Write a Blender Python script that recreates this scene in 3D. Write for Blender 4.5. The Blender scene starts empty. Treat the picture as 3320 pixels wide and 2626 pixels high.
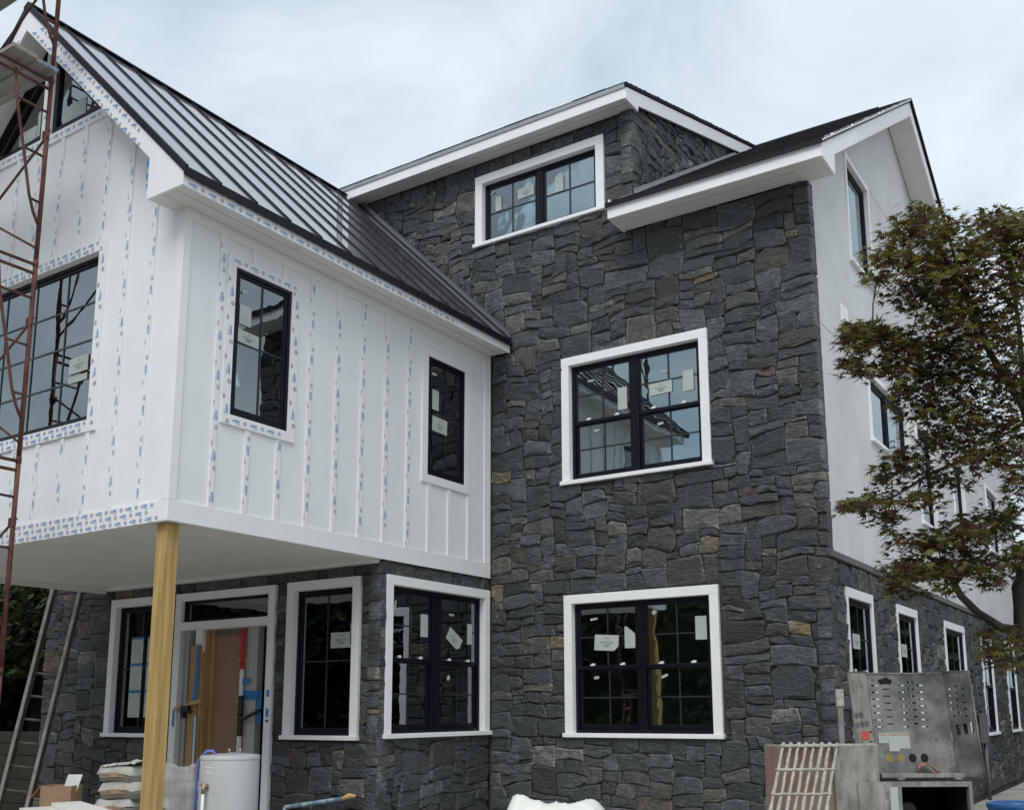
import bpy, math, random
from mathutils import Vector, Matrix, noise

SC = bpy.context.scene
COL = SC.collection
rng = random.Random(11)

# ------------------------------------------------------------------ camera
cam_d = bpy.data.cameras.new('camera')
cam = bpy.data.objects.new('camera', cam_d)
COL.objects.link(cam)
R0 = (0.840529154, 0.541743131, -0.005012081)
R1 = (0.100211597, -0.146375974, 0.984140087)
R2 = (-0.532417484, 0.827700703, 0.177322218)
mw = Matrix.Identity(4)
for i in range(3):
    mw[i][0] = R0[i]; mw[i][1] = R1[i]; mw[i][2] = -R2[i]
CAM = Vector((0, -10.8, 1.55))
mw.translation = CAM
cam.matrix_world = mw
cam_d.sensor_width = 36; cam_d.lens = 35.611
cam_d.shift_x = -0.01834; cam_d.shift_y = 0.11902
cam_d.clip_start = 0.05; cam_d.clip_end = 2000
SC.camera = cam

# ------------------------------------------------------------------ world, sun, exposure
SUN_EL, SUN_AZ = math.radians(52), math.radians(158)   # behind the camera's right shoulder, veiled by cloud
world = bpy.data.worlds.new('World'); SC.world = world
world.use_nodes = True
nt = world.node_tree; nt.nodes.clear()
def wn(t, **k):
    n = nt.nodes.new(t)
    for a, b in k.items(): setattr(n, a, b)
    return n
out = wn('ShaderNodeOutputWorld'); bg = wn('ShaderNodeBackground')
sky = wn('ShaderNodeTexSky'); sky.sky_type = 'NISHITA'; sky.sun_disc = False
sky.sun_elevation = SUN_EL; sky.sun_rotation = SUN_AZ
tc = wn('ShaderNodeTexCoord'); sep = wn('ShaderNodeSeparateXYZ')
nt.links.new(tc.outputs['Generated'], sep.inputs[0])
mx = wn('ShaderNodeMath', operation='MAXIMUM'); mx.inputs[1].default_value = 0.0
nt.links.new(sep.outputs[2], mx.inputs[0])
ad = wn('ShaderNodeMath', operation='ADD'); ad.inputs[1].default_value = 0.22
nt.links.new(mx.outputs[0], ad.inputs[0])
dv = wn('ShaderNodeVectorMath', operation='DIVIDE')
cb = wn('ShaderNodeCombineXYZ')
for i in range(3): nt.links.new(ad.outputs[0], cb.inputs[i])
nt.links.new(tc.outputs['Generated'], dv.inputs[0]); nt.links.new(cb.outputs[0], dv.inputs[1])
n1 = wn('ShaderNodeTexNoise'); n1.inputs['Scale'].default_value = 2.3; n1.inputs['Detail'].default_value = 7; n1.inputs['Roughness'].default_value = 0.56
n1.inputs['Distortion'].default_value = 0.35
nt.links.new(dv.outputs[0], n1.inputs['Vector'])
n2 = wn('ShaderNodeTexNoise'); n2.inputs['Scale'].default_value = 0.9; n2.inputs['Detail'].default_value = 4
nt.links.new(dv.outputs[0], n2.inputs['Vector'])
r1 = wn('ShaderNodeValToRGB')
e = r1.color_ramp.elements
e[0].position = 0.33; e[0].color = (0.45, 0.55, 0.635, 1)
e[1].position = 0.69; e[1].color = (0.76, 0.835, 0.89, 1)
m_ = r1.color_ramp.elements.new(0.5); m_.color = (0.60, 0.69, 0.76, 1)
nt.links.new(n1.outputs['Fac'], r1.inputs[0])
r2 = wn('ShaderNodeValToRGB')
e = r2.color_ramp.elements
e[0].position = 0.32; e[0].color = (0.35, 0.35, 0.35, 1)
e[1].position = 0.42; e[1].color = (0.97, 0.97, 0.97, 1)
nt.links.new(n2.outputs['Fac'], r2.inputs[0])
sk = wn('ShaderNodeMixRGB', blend_type='MULTIPLY'); sk.inputs[0].default_value = 1; sk.inputs[2].default_value = (0.12, 0.12, 0.12, 1)
nt.links.new(sky.outputs[0], sk.inputs[1])
mix = wn('ShaderNodeMixRGB')
nt.links.new(r2.outputs[0], mix.inputs[0]); nt.links.new(sk.outputs[0], mix.inputs[1]); nt.links.new(r1.outputs[0], mix.inputs[2])
nt.links.new(mix.outputs[0], bg.inputs['Color']); bg.inputs['Strength'].default_value = 0.90
nt.links.new(bg.outputs[0], out.inputs[0])

sun_d = bpy.data.lights.new('sun', 'SUN'); sun_d.energy = 1.5; sun_d.angle = math.radians(40); sun_d.color = (1.0, 0.97, 0.93)
sun = bpy.data.objects.new('sun', sun_d); COL.objects.link(sun)
sd = Vector((math.sin(SUN_AZ) * math.cos(SUN_EL), math.cos(SUN_AZ) * math.cos(SUN_EL), math.sin(SUN_EL)))
sun.rotation_euler = sd.to_track_quat('Z', 'Y').to_euler(); sun.location = (0, -20, 30)
SC.view_settings.view_transform = 'Standard'; SC.view_settings.look = 'None'
SC.view_settings.exposure = 0.42; SC.view_settings.gamma = 1.0; SC.view_settings.use_curve_mapping = False
SC.cycles.max_bounces = 8; SC.cycles.transparent_max_bounces = 24

# ------------------------------------------------------------------ materials
MATS = {}
def M(name, c1, c2=None, rough=0.6, metal=0.0, scale=8.0, stretch=(1, 1, 1), bump=0.0, bscale=None, bdist=0.01, spec=0.5, detail=6.0, attr=False, coat=0.0, lo=0.35, hi=0.65, dirt=None, dscale=3.0, dlo=0.55, dhi=0.75, ior=1.5, alpha=1.0):
    if name in MATS: return MATS[name]
    m = bpy.data.materials.new(name); m.use_nodes = True
    t = m.node_tree; b = t.nodes['Principled BSDF']
    L = t.links.new
    b.inputs['Roughness'].default_value = rough; b.inputs['Metallic'].default_value = metal
    b.inputs['Specular IOR Level'].default_value = spec; b.inputs['IOR'].default_value = ior
    b.inputs['Coat Weight'].default_value = coat; b.inputs['Alpha'].default_value = alpha
    g = t.nodes.new('ShaderNodeNewGeometry')
    mp = t.nodes.new('ShaderNodeVectorMath'); mp.operation = 'MULTIPLY'; mp.inputs[1].default_value = stretch
    L(g.outputs['Position'], mp.inputs[0])
    nz = t.nodes.new('ShaderNodeTexNoise'); nz.inputs['Scale'].default_value = scale; nz.inputs['Detail'].default_value = detail
    L(mp.outputs[0], nz.inputs['Vector'])
    if c2 is None: c2 = c1
    if attr:
        a = t.nodes.new('ShaderNodeAttribute'); a.attribute_name = 'col'
        rp = t.nodes.new('ShaderNodeMapRange'); rp.inputs[1].default_value = 0.3; rp.inputs[2].default_value = 0.7
        rp.inputs[3].default_value = attr[0]; rp.inputs[4].default_value = attr[1]
        L(nz.outputs['Fac'], rp.inputs[0])
        v = t.nodes.new('ShaderNodeVectorMath'); v.operation = 'SCALE'
        L(a.outputs['Color'], v.inputs[0]); L(rp.outputs[0], v.inputs['Scale'])
        src = v.outputs[0]
    else:
        cr = t.nodes.new('ShaderNodeValToRGB'); el = cr.color_ramp.elements
        el[0].position = lo; el[0].color = (*c1, 1); el[1].position = hi; el[1].color = (*c2, 1)
        L(nz.outputs['Fac'], cr.inputs[0]); src = cr.outputs[0]
    if dirt:
        n3 = t.nodes.new('ShaderNodeTexNoise'); n3.inputs['Scale'].default_value = dscale; n3.inputs['Detail'].default_value = 8; n3.inputs['Roughness'].default_value = 0.65
        L(mp.outputs[0], n3.inputs['Vector'])
        r = t.nodes.new('ShaderNodeMapRange'); r.inputs[1].default_value = dlo; r.inputs[2].default_value = dhi; r.inputs[3].default_value = 0; r.inputs[4].default_value = dirt[3]
        L(n3.outputs['Fac'], r.inputs[0])
        x = t.nodes.new('ShaderNodeMixRGB'); x.inputs[2].default_value = (*dirt[:3], 1)
        L(r.outputs[0], x.inputs[0]); L(src, x.inputs[1]); src = x.outputs[0]
    L(src, b.inputs['Base Color'])
    if bump:
        n4 = t.nodes.new('ShaderNodeTexNoise'); n4.inputs['Scale'].default_value = bscale or scale; n4.inputs['Detail'].default_value = 8; n4.inputs['Roughness'].default_value = 0.6
        L(mp.outputs[0], n4.inputs['Vector'])
        bp = t.nodes.new('ShaderNodeBump'); bp.inputs['Strength'].default_value = bump; bp.inputs['Distance'].default_value = bdist
        L(n4.outputs['Fac'], bp.inputs['Height']); L(bp.outputs[0], b.inputs['Normal'])
    MATS[name] = m
    return m

M('stone', (0, 0, 0), attr=(0.62, 1.45), scale=11, stretch=(1, 1, 2.8), rough=0.62, bump=0.8, bscale=14, bdist=0.032, dirt=(0.20, 0.22, 0.22, 0.5), dscale=10, dlo=0.6, dhi=0.82, spec=0.4)
def stone_detail():
    t = MATS['stone'].node_tree; L = t.links.new; b = t.nodes['Principled BSDF']
    src = b.inputs['Base Color'].links[0].from_socket
    g = t.nodes.new('ShaderNodeNewGeometry'); mp = t.nodes.new('ShaderNodeVectorMath'); mp.operation = 'MULTIPLY'; mp.inputs[1].default_value = (1, 1, 1.8)
    L(g.outputs['Position'], mp.inputs[0])
    n = t.nodes.new('ShaderNodeTexNoise'); n.inputs['Scale'].default_value = 5.5; n.inputs['Detail'].default_value = 10; n.inputs['Roughness'].default_value = 0.7; L(mp.outputs[0], n.inputs['Vector'])
    r = t.nodes.new('ShaderNodeMapRange'); r.inputs[1].default_value = 0.42; r.inputs[2].default_value = 0.62; r.inputs[3].default_value = 0.0; r.inputs[4].default_value = 0.72; L(n.outputs['Fac'], r.inputs[0])
    x = t.nodes.new('ShaderNodeMixRGB'); x.inputs[2].default_value = (0.048, 0.051, 0.053, 1); L(r.outputs[0], x.inputs[0]); L(src, x.inputs[1])
    n2 = t.nodes.new('ShaderNodeTexNoise'); n2.inputs['Scale'].default_value = 38; n2.inputs['Detail'].default_value = 6; n2.inputs['Roughness'].default_value = 0.75; L(mp.outputs[0], n2.inputs['Vector'])
    r2_ = t.nodes.new('ShaderNodeMapRange'); r2_.inputs[1].default_value = 0.32; r2_.inputs[2].default_value = 0.7; r2_.inputs[3].default_value = 0.55; r2_.inputs[4].default_value = 1.75; L(n2.outputs['Fac'], r2_.inputs[0])
    v = t.nodes.new('ShaderNodeVectorMath'); v.operation = 'SCALE'; L(x.outputs[0], v.inputs[0]); L(r2_.outputs[0], v.inputs['Scale'])
    vo = t.nodes.new('ShaderNodeTexNoise'); vo.inputs['Scale'].default_value = 2.6; vo.inputs['Detail'].default_value = 9; vo.inputs['Roughness'].default_value = 0.78; vo.inputs['Distortion'].default_value = 1.2; L(mp.outputs[0], vo.inputs['Vector'])
    r3 = t.nodes.new('ShaderNodeMapRange'); r3.inputs[1].default_value = 0.64; r3.inputs[2].default_value = 0.69; r3.inputs[3].default_value = 0.0; r3.inputs[4].default_value = 0.6; L(vo.outputs['Fac'], r3.inputs[0])
    y = t.nodes.new('ShaderNodeMixRGB'); y.inputs[2].default_value = (0.36, 0.37, 0.36, 1); L(r3.outputs[0], y.inputs[0]); L(v.outputs[0], y.inputs[1])
    L(y.outputs[0], b.inputs['Base Color'])
stone_detail()
M('mortar', (0.034, 0.035, 0.035), (0.055, 0.055, 0.053), rough=0.9, scale=20, bump=0.6, bdist=0.01)
M('white_trim', (0.84, 0.845, 0.85), (0.87, 0.875, 0.88), rough=0.45, scale=3, dirt=(0.6, 0.58, 0.53, 0.25), dscale=5, bump=0.03, bscale=25)
M('white_panel', (0.82, 0.835, 0.845), (0.86, 0.87, 0.88), rough=0.5, scale=1.6, dirt=(0.62, 0.68, 0.74, 0.3), dscale=2.2, bump=0.04, bscale=40)
M('stucco', (0.60, 0.60, 0.605), (0.68, 0.685, 0.69), rough=0.85, scale=1.4, bump=0.3, bscale=70, bdist=0.005, dirt=(0.48, 0.47, 0.45, 0.35), dscale=1.1, dlo=0.5, dhi=0.75)
M('soffit', (0.72, 0.715, 0.69), (0.77, 0.765, 0.74), rough=0.5, scale=3)
M('black_frame', (0.004, 0.005, 0.010), (0.006, 0.007, 0.013), rough=0.4, scale=3, spec=0.22)
M('muntin', (0.02, 0.022, 0.025), rough=0.4)
M('roof_metal', (0.16, 0.16, 0.18), (0.19, 0.19, 0.21), rough=0.34, metal=0.8, scale=1.3, spec=0.6, coat=1.0, bump=0.03, bscale=2.5, bdist=0.02)
M('roof_seam', (0.013, 0.012, 0.018), (0.018, 0.017, 0.023), rough=0.5, scale=4, spec=0.25)
M('drip', (0.008, 0.008, 0.011), rough=0.55, spec=0.25)
M('flashing', (0.30, 0.31, 0.32), (0.36, 0.37, 0.38), rough=0.45, metal=0.7, scale=5)
M('shingle', (0, 0, 0), attr=(0.7, 1.3), scale=40, rough=0.9, bump=0.7, bscale=150, bdist=0.004)
M('ink_blue', (0.05, 0.22, 0.58), rough=0.5)
M('ink_dark', (0.06, 0.07, 0.10), rough=0.5)
M('ink_grey', (0.42, 0.43, 0.45), rough=0.5)
M('tape_blue', (0.015, 0.16, 0.45), (0.02, 0.2, 0.52), rough=0.5, scale=20)
M('label_paper', (0.40, 0.45, 0.42), (0.46, 0.51, 0.48), rough=0.7, scale=6)  # window labels: dimness behind green glass put into the paper colour
M('paper', (0.72, 0.74, 0.70), (0.78, 0.79, 0.76), rough=0.7, scale=6)
M('pine', (0.36, 0.22, 0.07), (0.58, 0.41, 0.16), rough=0.65, scale=24, stretch=(1, 1, 0.06), detail=7, bump=0.15, lo=0.3, hi=0.72, dirt=(0.30, 0.17, 0.055, 0.6), dscale=30, dlo=0.56, dhi=0.7)
M('lumber', (0.36, 0.20, 0.08), (0.46, 0.28, 0.12), rough=0.7, scale=14, stretch=(1, 1, 0.08))
M('grey_plank', (0.22, 0.20, 0.17), (0.34, 0.32, 0.28), rough=0.85, scale=14, stretch=(0.1, 1, 1), bump=0.3)
M('kraft', (0.27, 0.16, 0.10), (0.31, 0.19, 0.125), rough=0.75, scale=2.2, stretch=(1, 1, 0.4))
M('cardboard', (0.30, 0.19, 0.11), (0.36, 0.24, 0.15), rough=0.8, scale=4)
M('jamb_grey', (0.40, 0.41, 0.40), (0.45, 0.45, 0.44), rough=0.6, scale=3)
M('interior', (0.52, 0.53, 0.48), (0.6, 0.6, 0.55), rough=0.9, scale=2)
M('rust_steel', (0.075, 0.022, 0.018), (0.15, 0.06, 0.04), rough=0.75, metal=0.1, scale=9, bump=0.3, dirt=(0.5, 0.46, 0.42, 0.6), dscale=14, dlo=0.66, dhi=0.74)
M('alu', (0.30, 0.28, 0.24), (0.46, 0.44, 0.39), rough=0.5, metal=0.5, scale=12, stretch=(1, 1, 0.5), dirt=(0.15, 0.12, 0.09, 0.7), dscale=9)
M('alu_dark', (0.12, 0.10, 0.085), (0.2, 0.17, 0.14), rough=0.6, metal=0.3, scale=8)
M('sack', (0.36, 0.35, 0.31), (0.48, 0.47, 0.43), rough=0.85, scale=6, bump=0.5, bscale=14, bdist=0.02)
M('sack_print', (0.34, 0.18, 0.10), (0.45, 0.30, 0.20), rough=0.8, scale=30)
M('heater', (0.46, 0.47, 0.475), (0.50, 0.51, 0.515), rough=0.35, scale=3, dirt=(0.3, 0.28, 0.25, 0.25), dscale=6)
M('plastic_white', (0.75, 0.76, 0.75), rough=0.4)
M('brass', (0.35, 0.27, 0.18), rough=0.4, metal=0.8)
M('tarp', (0.68, 0.67, 0.60), (0.80, 0.80, 0.77), rough=0.45, scale=2)
M('galv', (0.13, 0.135, 0.13), (0.28, 0.28, 0.26), rough=0.65, metal=0.35, scale=7, bump=0.15, dirt=(0.07, 0.072, 0.085, 0.75), dscale=3.2, dlo=0.5, dhi=0.72)
M('galv_dirty', (0.20, 0.195, 0.165), (0.34, 0.33, 0.29), rough=0.85, scale=12, stretch=(1, 1, 0.35), bump=0.3, dirt=(0.10, 0.10, 0.095, 0.7), dscale=16, dlo=0.52, dhi=0.64)
M('red_paint', (0.30, 0.10, 0.08), (0.36, 0.22, 0.16), rough=0.75, scale=4, stretch=(1, 1, 0.5), dirt=(0.26, 0.22, 0.17, 0.95), dscale=3.5, dlo=0.40, dhi=0.54, bump=0.2)
M('mud', (0.33, 0.31, 0.27), (0.48, 0.46, 0.41), rough=0.9, scale=25, bump=0.8, bscale=40, bdist=0.015)
M('dark_hole', (0.008, 0.008, 0.008), rough=0.9)
M('yellow_knock', (0.25, 0.2, 0.06), rough=0.7)
M('red_sticker', (0.5, 0.04, 0.05), (0.6, 0.12, 0.1), rough=0.5, scale=50)
M('orange_strap', (0.55, 0.16, 0.06), (0.6, 0.2, 0.1), rough=0.6)
M('blue_drum', (0.012, 0.12, 0.36), rough=0.35)
M('ac_grey', (0.13, 0.135, 0.14), rough=0.5)
M('conduit', (0.12, 0.125, 0.13), rough=0.5)
M('ground', (0.27, 0.25, 0.22), (0.42, 0.40, 0.37), rough=0.95, scale=1.5, bump=0.6, bscale=9, bdist=0.05)  # ground tone raised to bounce more light into porch and soffit
M('retaining', (0.018, 0.016, 0.012), (0.034, 0.029, 0.022), rough=0.9, scale=3, stretch=(1, 1, 3))
M('bark', (0.035, 0.028, 0.024), (0.075, 0.062, 0.052), rough=0.9, scale=14, stretch=(1, 1, 0.35), bump=0.7, bdist=0.02)
M('ledge', (0.10, 0.10, 0.097), (0.15, 0.15, 0.145), rough=0.85, scale=14, bump=0.3)
M('red_plastic', (0.45, 0.03, 0.03), rough=0.4)
M('black_rubber', (0.012, 0.012, 0.014), rough=0.45)
M('blue_pipe', (0.12, 0.2, 0.62), rough=0.35)
M('paint_pole', (0.05, 0.12, 0.22), (0.35, 0.38, 0.4), rough=0.6, scale=20)

def leaf_mat(name, tr=0.35):
    m = bpy.data.materials.new(name); m.use_nodes = True; t = m.node_tree; t.nodes.clear()
    o = t.nodes.new('ShaderNodeOutputMaterial'); a = t.nodes.new('ShaderNodeAttribute'); a.attribute_name = 'col'
    d = t.nodes.new('ShaderNodeBsdfPrincipled'); d.inputs['Roughness'].default_value = 0.55; d.inputs['Specular IOR Level'].default_value = 0.3
    s = t.nodes.new('ShaderNodeBsdfTranslucent'); x = t.nodes.new('ShaderNodeMixShader'); x.inputs[0].default_value = tr
    t.links.new(a.outputs['Color'], d.inputs['Base Color']); t.links.new(a.outputs['Color'], s.inputs['Color'])
    t.links.new(d.outputs[0], x.inputs[1]); t.links.new(s.outputs[0], x.inputs[2]); t.links.new(x.outputs[0], o.inputs[0])
    MATS[name] = m
leaf_mat('leaf', 0.45); leaf_mat('far_leaf', 0.2)

def glass_mat(name, base, tint=(0.80, 0.88, 0.86)):
    m = bpy.data.materials.new(name); m.use_nodes = True; t = m.node_tree; t.nodes.clear()
    o = t.nodes.new('ShaderNodeOutputMaterial'); tr = t.nodes.new('ShaderNodeBsdfTransparent'); tr.inputs[0].default_value = (*tint, 1)
    gl = t.nodes.new('ShaderNodeBsdfGlossy'); gl.inputs['Roughness'].default_value = 0.0; gl.inputs[0].default_value = (0.86, 0.95, 1.0, 1)
    nz = t.nodes.new('ShaderNodeTexNoise'); nz.inputs['Scale'].default_value = 2.2; nz.inputs['Detail'].default_value = 2
    g = t.nodes.new('ShaderNodeNewGeometry'); t.links.new(g.outputs['Position'], nz.inputs['Vector'])
    bp = t.nodes.new('ShaderNodeBump'); bp.inputs['Strength'].default_value = 0.12; bp.inputs['Distance'].default_value = 0.02
    t.links.new(nz.outputs['Fac'], bp.inputs['Height']); t.links.new(bp.outputs[0], gl.inputs['Normal'])
    f = t.nodes.new('ShaderNodeFresnel'); f.inputs[0].default_value = 1.5
    a = t.nodes.new('ShaderNodeMath'); a.operation = 'ADD'; a.inputs[1].default_value = base; a.use_clamp = True
    t.links.new(f.outputs[0], a.inputs[0])
    x = t.nodes.new('ShaderNodeMixShader'); t.links.new(a.outputs[0], x.inputs[0]); t.links.new(tr.outputs[0], x.inputs[1]); t.links.new(gl.outputs[0], x.inputs[2])
    t.links.new(x.outputs[0], o.inputs[0]); MATS[name] = m
glass_mat('glass', 0.19)
def film_mat():
    m = bpy.data.materials.new('clear_film'); m.use_nodes = True; t = m.node_tree
    b = t.nodes['Principled BSDF']; b.inputs['Base Color'].default_value = (0.75, 0.76, 0.74, 1); b.inputs['Roughness'].default_value = 0.25; b.inputs['Alpha'].default_value = 0.45
    MATS['clear_film'] = m
film_mat()

# ------------------------------------------------------------------ builders
WO = {}
class MB:
    def __init__(s): s.v = []; s.f = []; s.c = []
    def add(s, vs, fs, col=None):
        o = len(s.v); s.v += [tuple(p) for p in vs]; s.f += [tuple(i + o for i in f) for f in fs]
        if col is not None: s.c += [col] * len(vs)
        return s
    def box(s, x0, x1, y0, y1, z0, z1, col=None):
        x0, x1 = min(x0, x1), max(x0, x1); y0, y1 = min(y0, y1), max(y0, y1); z0, z1 = min(z0, z1), max(z0, z1)
        return s.add([(x0, y0, z0), (x1, y0, z0), (x1, y1, z0), (x0, y1, z0), (x0, y0, z1), (x1, y0, z1), (x1, y1, z1), (x0, y1, z1)],
                     [(0, 3, 2, 1), (4, 5, 6, 7), (0, 1, 5, 4), (1, 2, 6, 5), (2, 3, 7, 6), (3, 0, 4, 7)], col)
    def prism(s, poly, ext):
        n = len(poly); e = Vector(ext); a = [Vector(p) for p in poly]
        return s.add(a + [p + e for p in a], [tuple(range(n)), tuple(range(2 * n - 1, n - 1, -1))] + [(i, i + n, (i + 1) % n + n, (i + 1) % n) for i in range(n)])
    def tube(s, pts, r, n=8, cap=True):
        pts = [Vector(p) for p in pts]; rs = r if isinstance(r, (list, tuple)) else [r] * len(pts)
        o = len(s.v); up = Vector((0.13, 0.27, 0.95)); vs = []
        for i, p in enumerate(pts):
            d = (pts[min(i + 1, len(pts) - 1)] - pts[max(i - 1, 0)]).normalized()
            a = d.cross(up)
            if a.length < 0.05: a = d.cross(Vector((1, 0, 0)))
            a.normalize(); b = d.cross(a)
            vs += [p + (a * math.cos(2 * math.pi * k / n) + b * math.sin(2 * math.pi * k / n)) * rs[i] for k in range(n)]
        fs = [(i * n + k, i * n + (k + 1) % n, (i + 1) * n + (k + 1) % n, (i + 1) * n + k) for i in range(len(pts) - 1) for k in range(n)]
        if cap: fs += [tuple(range(n - 1, -1, -1)), tuple((len(pts) - 1) * n + k for k in range(n))]
        return s.add(vs, fs)
    def lathe(s, c, prof, n=32):
        vs = [(c[0] + r * math.cos(2 * math.pi * k / n), c[1] + r * math.sin(2 * math.pi * k / n), c[2] + z) for r, z in prof for k in range(n)]
        fs = [(i * n + k, i * n + (k + 1) % n, (i + 1) * n + (k + 1) % n, (i + 1) * n + k) for i in range(len(prof) - 1) for k in range(n)]
        fs += [tuple(range(n - 1, -1, -1)), tuple((len(prof) - 1) * n + k for k in range(n))]
        return s.add(vs, fs)
    def obox(s, F, a0, a1, b0, b1, c0, c1):          # box in a local frame F(a,b,c) -> world
        return s.add([F(a, b, c) for c in (c0, c1) for (a, b) in ((a0, b0), (a1, b0), (a1, b1), (a0, b1))],
                     [(0, 3, 2, 1), (4, 5, 6, 7), (0, 1, 5, 4), (1, 2, 6, 5), (2, 3, 7, 6), (3, 0, 4, 7)])
    def build(s, name, mat, parent=None, smooth=False, bevel=0.0, stuff=False, bottom=False):
        if not s.v: return None
        n = len(s.v)
        lo = [min(p[i] for p in s.v) for i in range(3)]; hi = [max(p[i] for p in s.v) for i in range(3)]
        c = Vector(((lo[0] + hi[0]) / 2, (lo[1] + hi[1]) / 2, lo[2] if bottom else (lo[2] + hi[2]) / 2))
        me = bpy.data.meshes.new(name); me.from_pydata([(p[0] - c.x, p[1] - c.y, p[2] - c.z) for p in s.v], [], s.f)
        if len(s.c) == n:
            at = me.color_attributes.new('col', 'FLOAT_COLOR', 'POINT')
            at.data.foreach_set('color', [q for k in s.c for q in (*k, 1.0)])
        if smooth: me.polygons.foreach_set('use_smooth', [True] * len(me.polygons))
        me.materials.append(MATS[mat]); me.update()
        return link(name, me, c, parent, bevel, stuff)
def link(name, me, c, parent=None, bevel=0.0, stuff=False):
    o = bpy.data.objects.new(name, me); COL.objects.link(o)
    c = Vector(c)
    if parent is not None:
        o.parent = parent; o.location = c - WO[parent.name]
    else: o.location = c
    WO[o.name] = c
    if bevel:
        b = o.modifiers.new('bevel', 'BEVEL'); b.width = bevel; b.segments = 2; b.limit_method = 'ANGLE'
    if stuff: o['kind'] = 'stuff'
    return o
def empty(name, loc, label, cat, group=None):
    o = bpy.data.objects.new(name, None); COL.objects.link(o); o.location = loc; o.empty_display_size = 0.2
    WO[o.name] = Vector(loc); tag(o, label, cat, group); return o
def tag(o, label, cat, group=None):
    o['label'] = label; o['category'] = cat
    if group: o['group'] = group
    return o

class Wall:                       # F: plane Y=c facing -Y (u=X) ; S: plane X=c facing +X (u=Y)
    def __init__(s, k, c): s.k = k; s.c = c
    def P(s, u, v, w=0.0): return (u, s.c - w, v) if s.k == 'F' else (s.c + w, u, v)
    def box(s, mb, u0, u1, v0, v1, w0, w1, col=None):
        a = s.P(u0, v0, w0); b = s.P(u1, v1, w1); return mb.box(a[0], b[0], a[1], b[1], a[2], b[2], col)
    def quad(s, mb, u0, u1, v0, v1, w, col=None):
        return mb.add([s.P(u0, v0, w), s.P(u1, v0, w), s.P(u1, v1, w), s.P(u0, v1, w)], [(0, 1, 2, 3)], col)
    def ring(s, mb, u0, u1, v0, v1, t, w0, w1, tb=None):
        tb = tb or t
        s.box(mb, u0, u0 + t, v0, v1, w0, w1); s.box(mb, u1 - t, u1, v0, v1, w0, w1)
        s.box(mb, u0 + t, u1 - t, v0, v0 + tb, w0, w1); s.box(mb, u0 + t, u1 - t, v1 - t, v1, w0, w1)

def holed(wall, u0, u1, v0, v1, holes, w0, w1):
    """slab with rectangular openings"""
    mb = MB()
    us = sorted({u0, u1} | {min(max(h[i], u0), u1) for h in holes for i in (0, 1)})
    vs = sorted({v0, v1} | {min(max(h[i], v0), v1) for h in holes for i in (2, 3)})
    def solid(i, j):
        if not (0 <= i < len(us) - 1 and 0 <= j < len(vs) - 1): return False
        cu = (us[i] + us[i + 1]) / 2; cv = (vs[j] + vs[j + 1]) / 2
        return not any(h[0] < cu < h[1] and h[2] < cv < h[3] for h in holes)
    P = wall.P
    for i in range(len(us) - 1):
        for j in range(len(vs) - 1):
            if not solid(i, j): continue
            a, b, c, d = us[i], us[i + 1], vs[j], vs[j + 1]
            mb.add([P(a, c, w1), P(b, c, w1), P(b, d, w1), P(a, d, w1)], [(0, 1, 2, 3)])
            mb.add([P(a, c, w0), P(b, c, w0), P(b, d, w0), P(a, d, w0)], [(3, 2, 1, 0)])
            if not solid(i - 1, j): mb.add([P(a, c, w0), P(a, c, w1), P(a, d, w1), P(a, d, w0)], [(0, 1, 2, 3)])
            if not solid(i + 1, j): mb.add([P(b, c, w0), P(b, c, w1), P(b, d, w1), P(b, d, w0)], [(3, 2, 1, 0)])
            if not solid(i, j - 1): mb.add([P(a, c, w0), P(b, c, w0), P(b, c, w1), P(a, c, w1)], [(0, 1, 2, 3)])
            if not solid(i, j + 1): mb.add([P(a, d, w0), P(b, d, w0), P(b, d, w1), P(a, d, w1)], [(3, 2, 1, 0)])
    return mb

# ------------------------------------------------------------------ printed marks
def glyph(text, size=1.0, shear=0.0, bold=0.0):
    cu = bpy.data.curves.new('t', 'FONT'); cu.body = text; cu.size = size; cu.shear = shear; cu.offset = bold
    cu.align_x = 'CENTER'; cu.align_y = 'CENTER'; cu.resolution_u = 1
    ob = bpy.data.objects.new('t', cu); me = bpy.data.meshes.new_from_object(ob)
    r = ([(v.co.x, v.co.y) for v in me.vertices], [tuple(p.vertices) for p in me.polygons])
    bpy.data.objects.remove(ob); bpy.data.meshes.remove(me); bpy.data.curves.remove(cu)
    return r
G_AZEK = glyph('AZEK', 1.0, 0.2, 0.02)
G_SIM = glyph('SIMONTON', 1.0)
gw = max(v[0] for v in G_AZEK[0]) - min(v[0] for v in G_AZEK[0])
def put(mb, wall, g, u, v, w, size, rot, umin=-9e9, umax=9e9):
    c, s = math.cos(rot), math.sin(rot)
    mb.add([wall.P(min(max(u + size * (x * c - y * s), umin), umax), v + size * (x * s + y * c), w) for x, y in g[0]], g[1])
def azek(mb, wall, u, v, w, length, rot, umin=-9e9, umax=9e9):
    put(mb, wall, G_AZEK, u, v, w, length / gw, rot, umin, umax)
    c, s = math.cos(rot), math.sin(rot); q = []        # little underline tail
    for x0, x1, y in ((0.05, 0.52, -0.24), (0.44, 0.54, -0.2)):
        q += [(x0, y), (x1, y), (x1, y - 0.035), (x0, y - 0.035)]
    mb.add([wall.P(min(max(u + length * (x * c - y * s), umin), umax), v + length * (x * s + y * c), w) for x, y in q], [(0, 1, 2, 3), (4, 5, 6, 7)])
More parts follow.
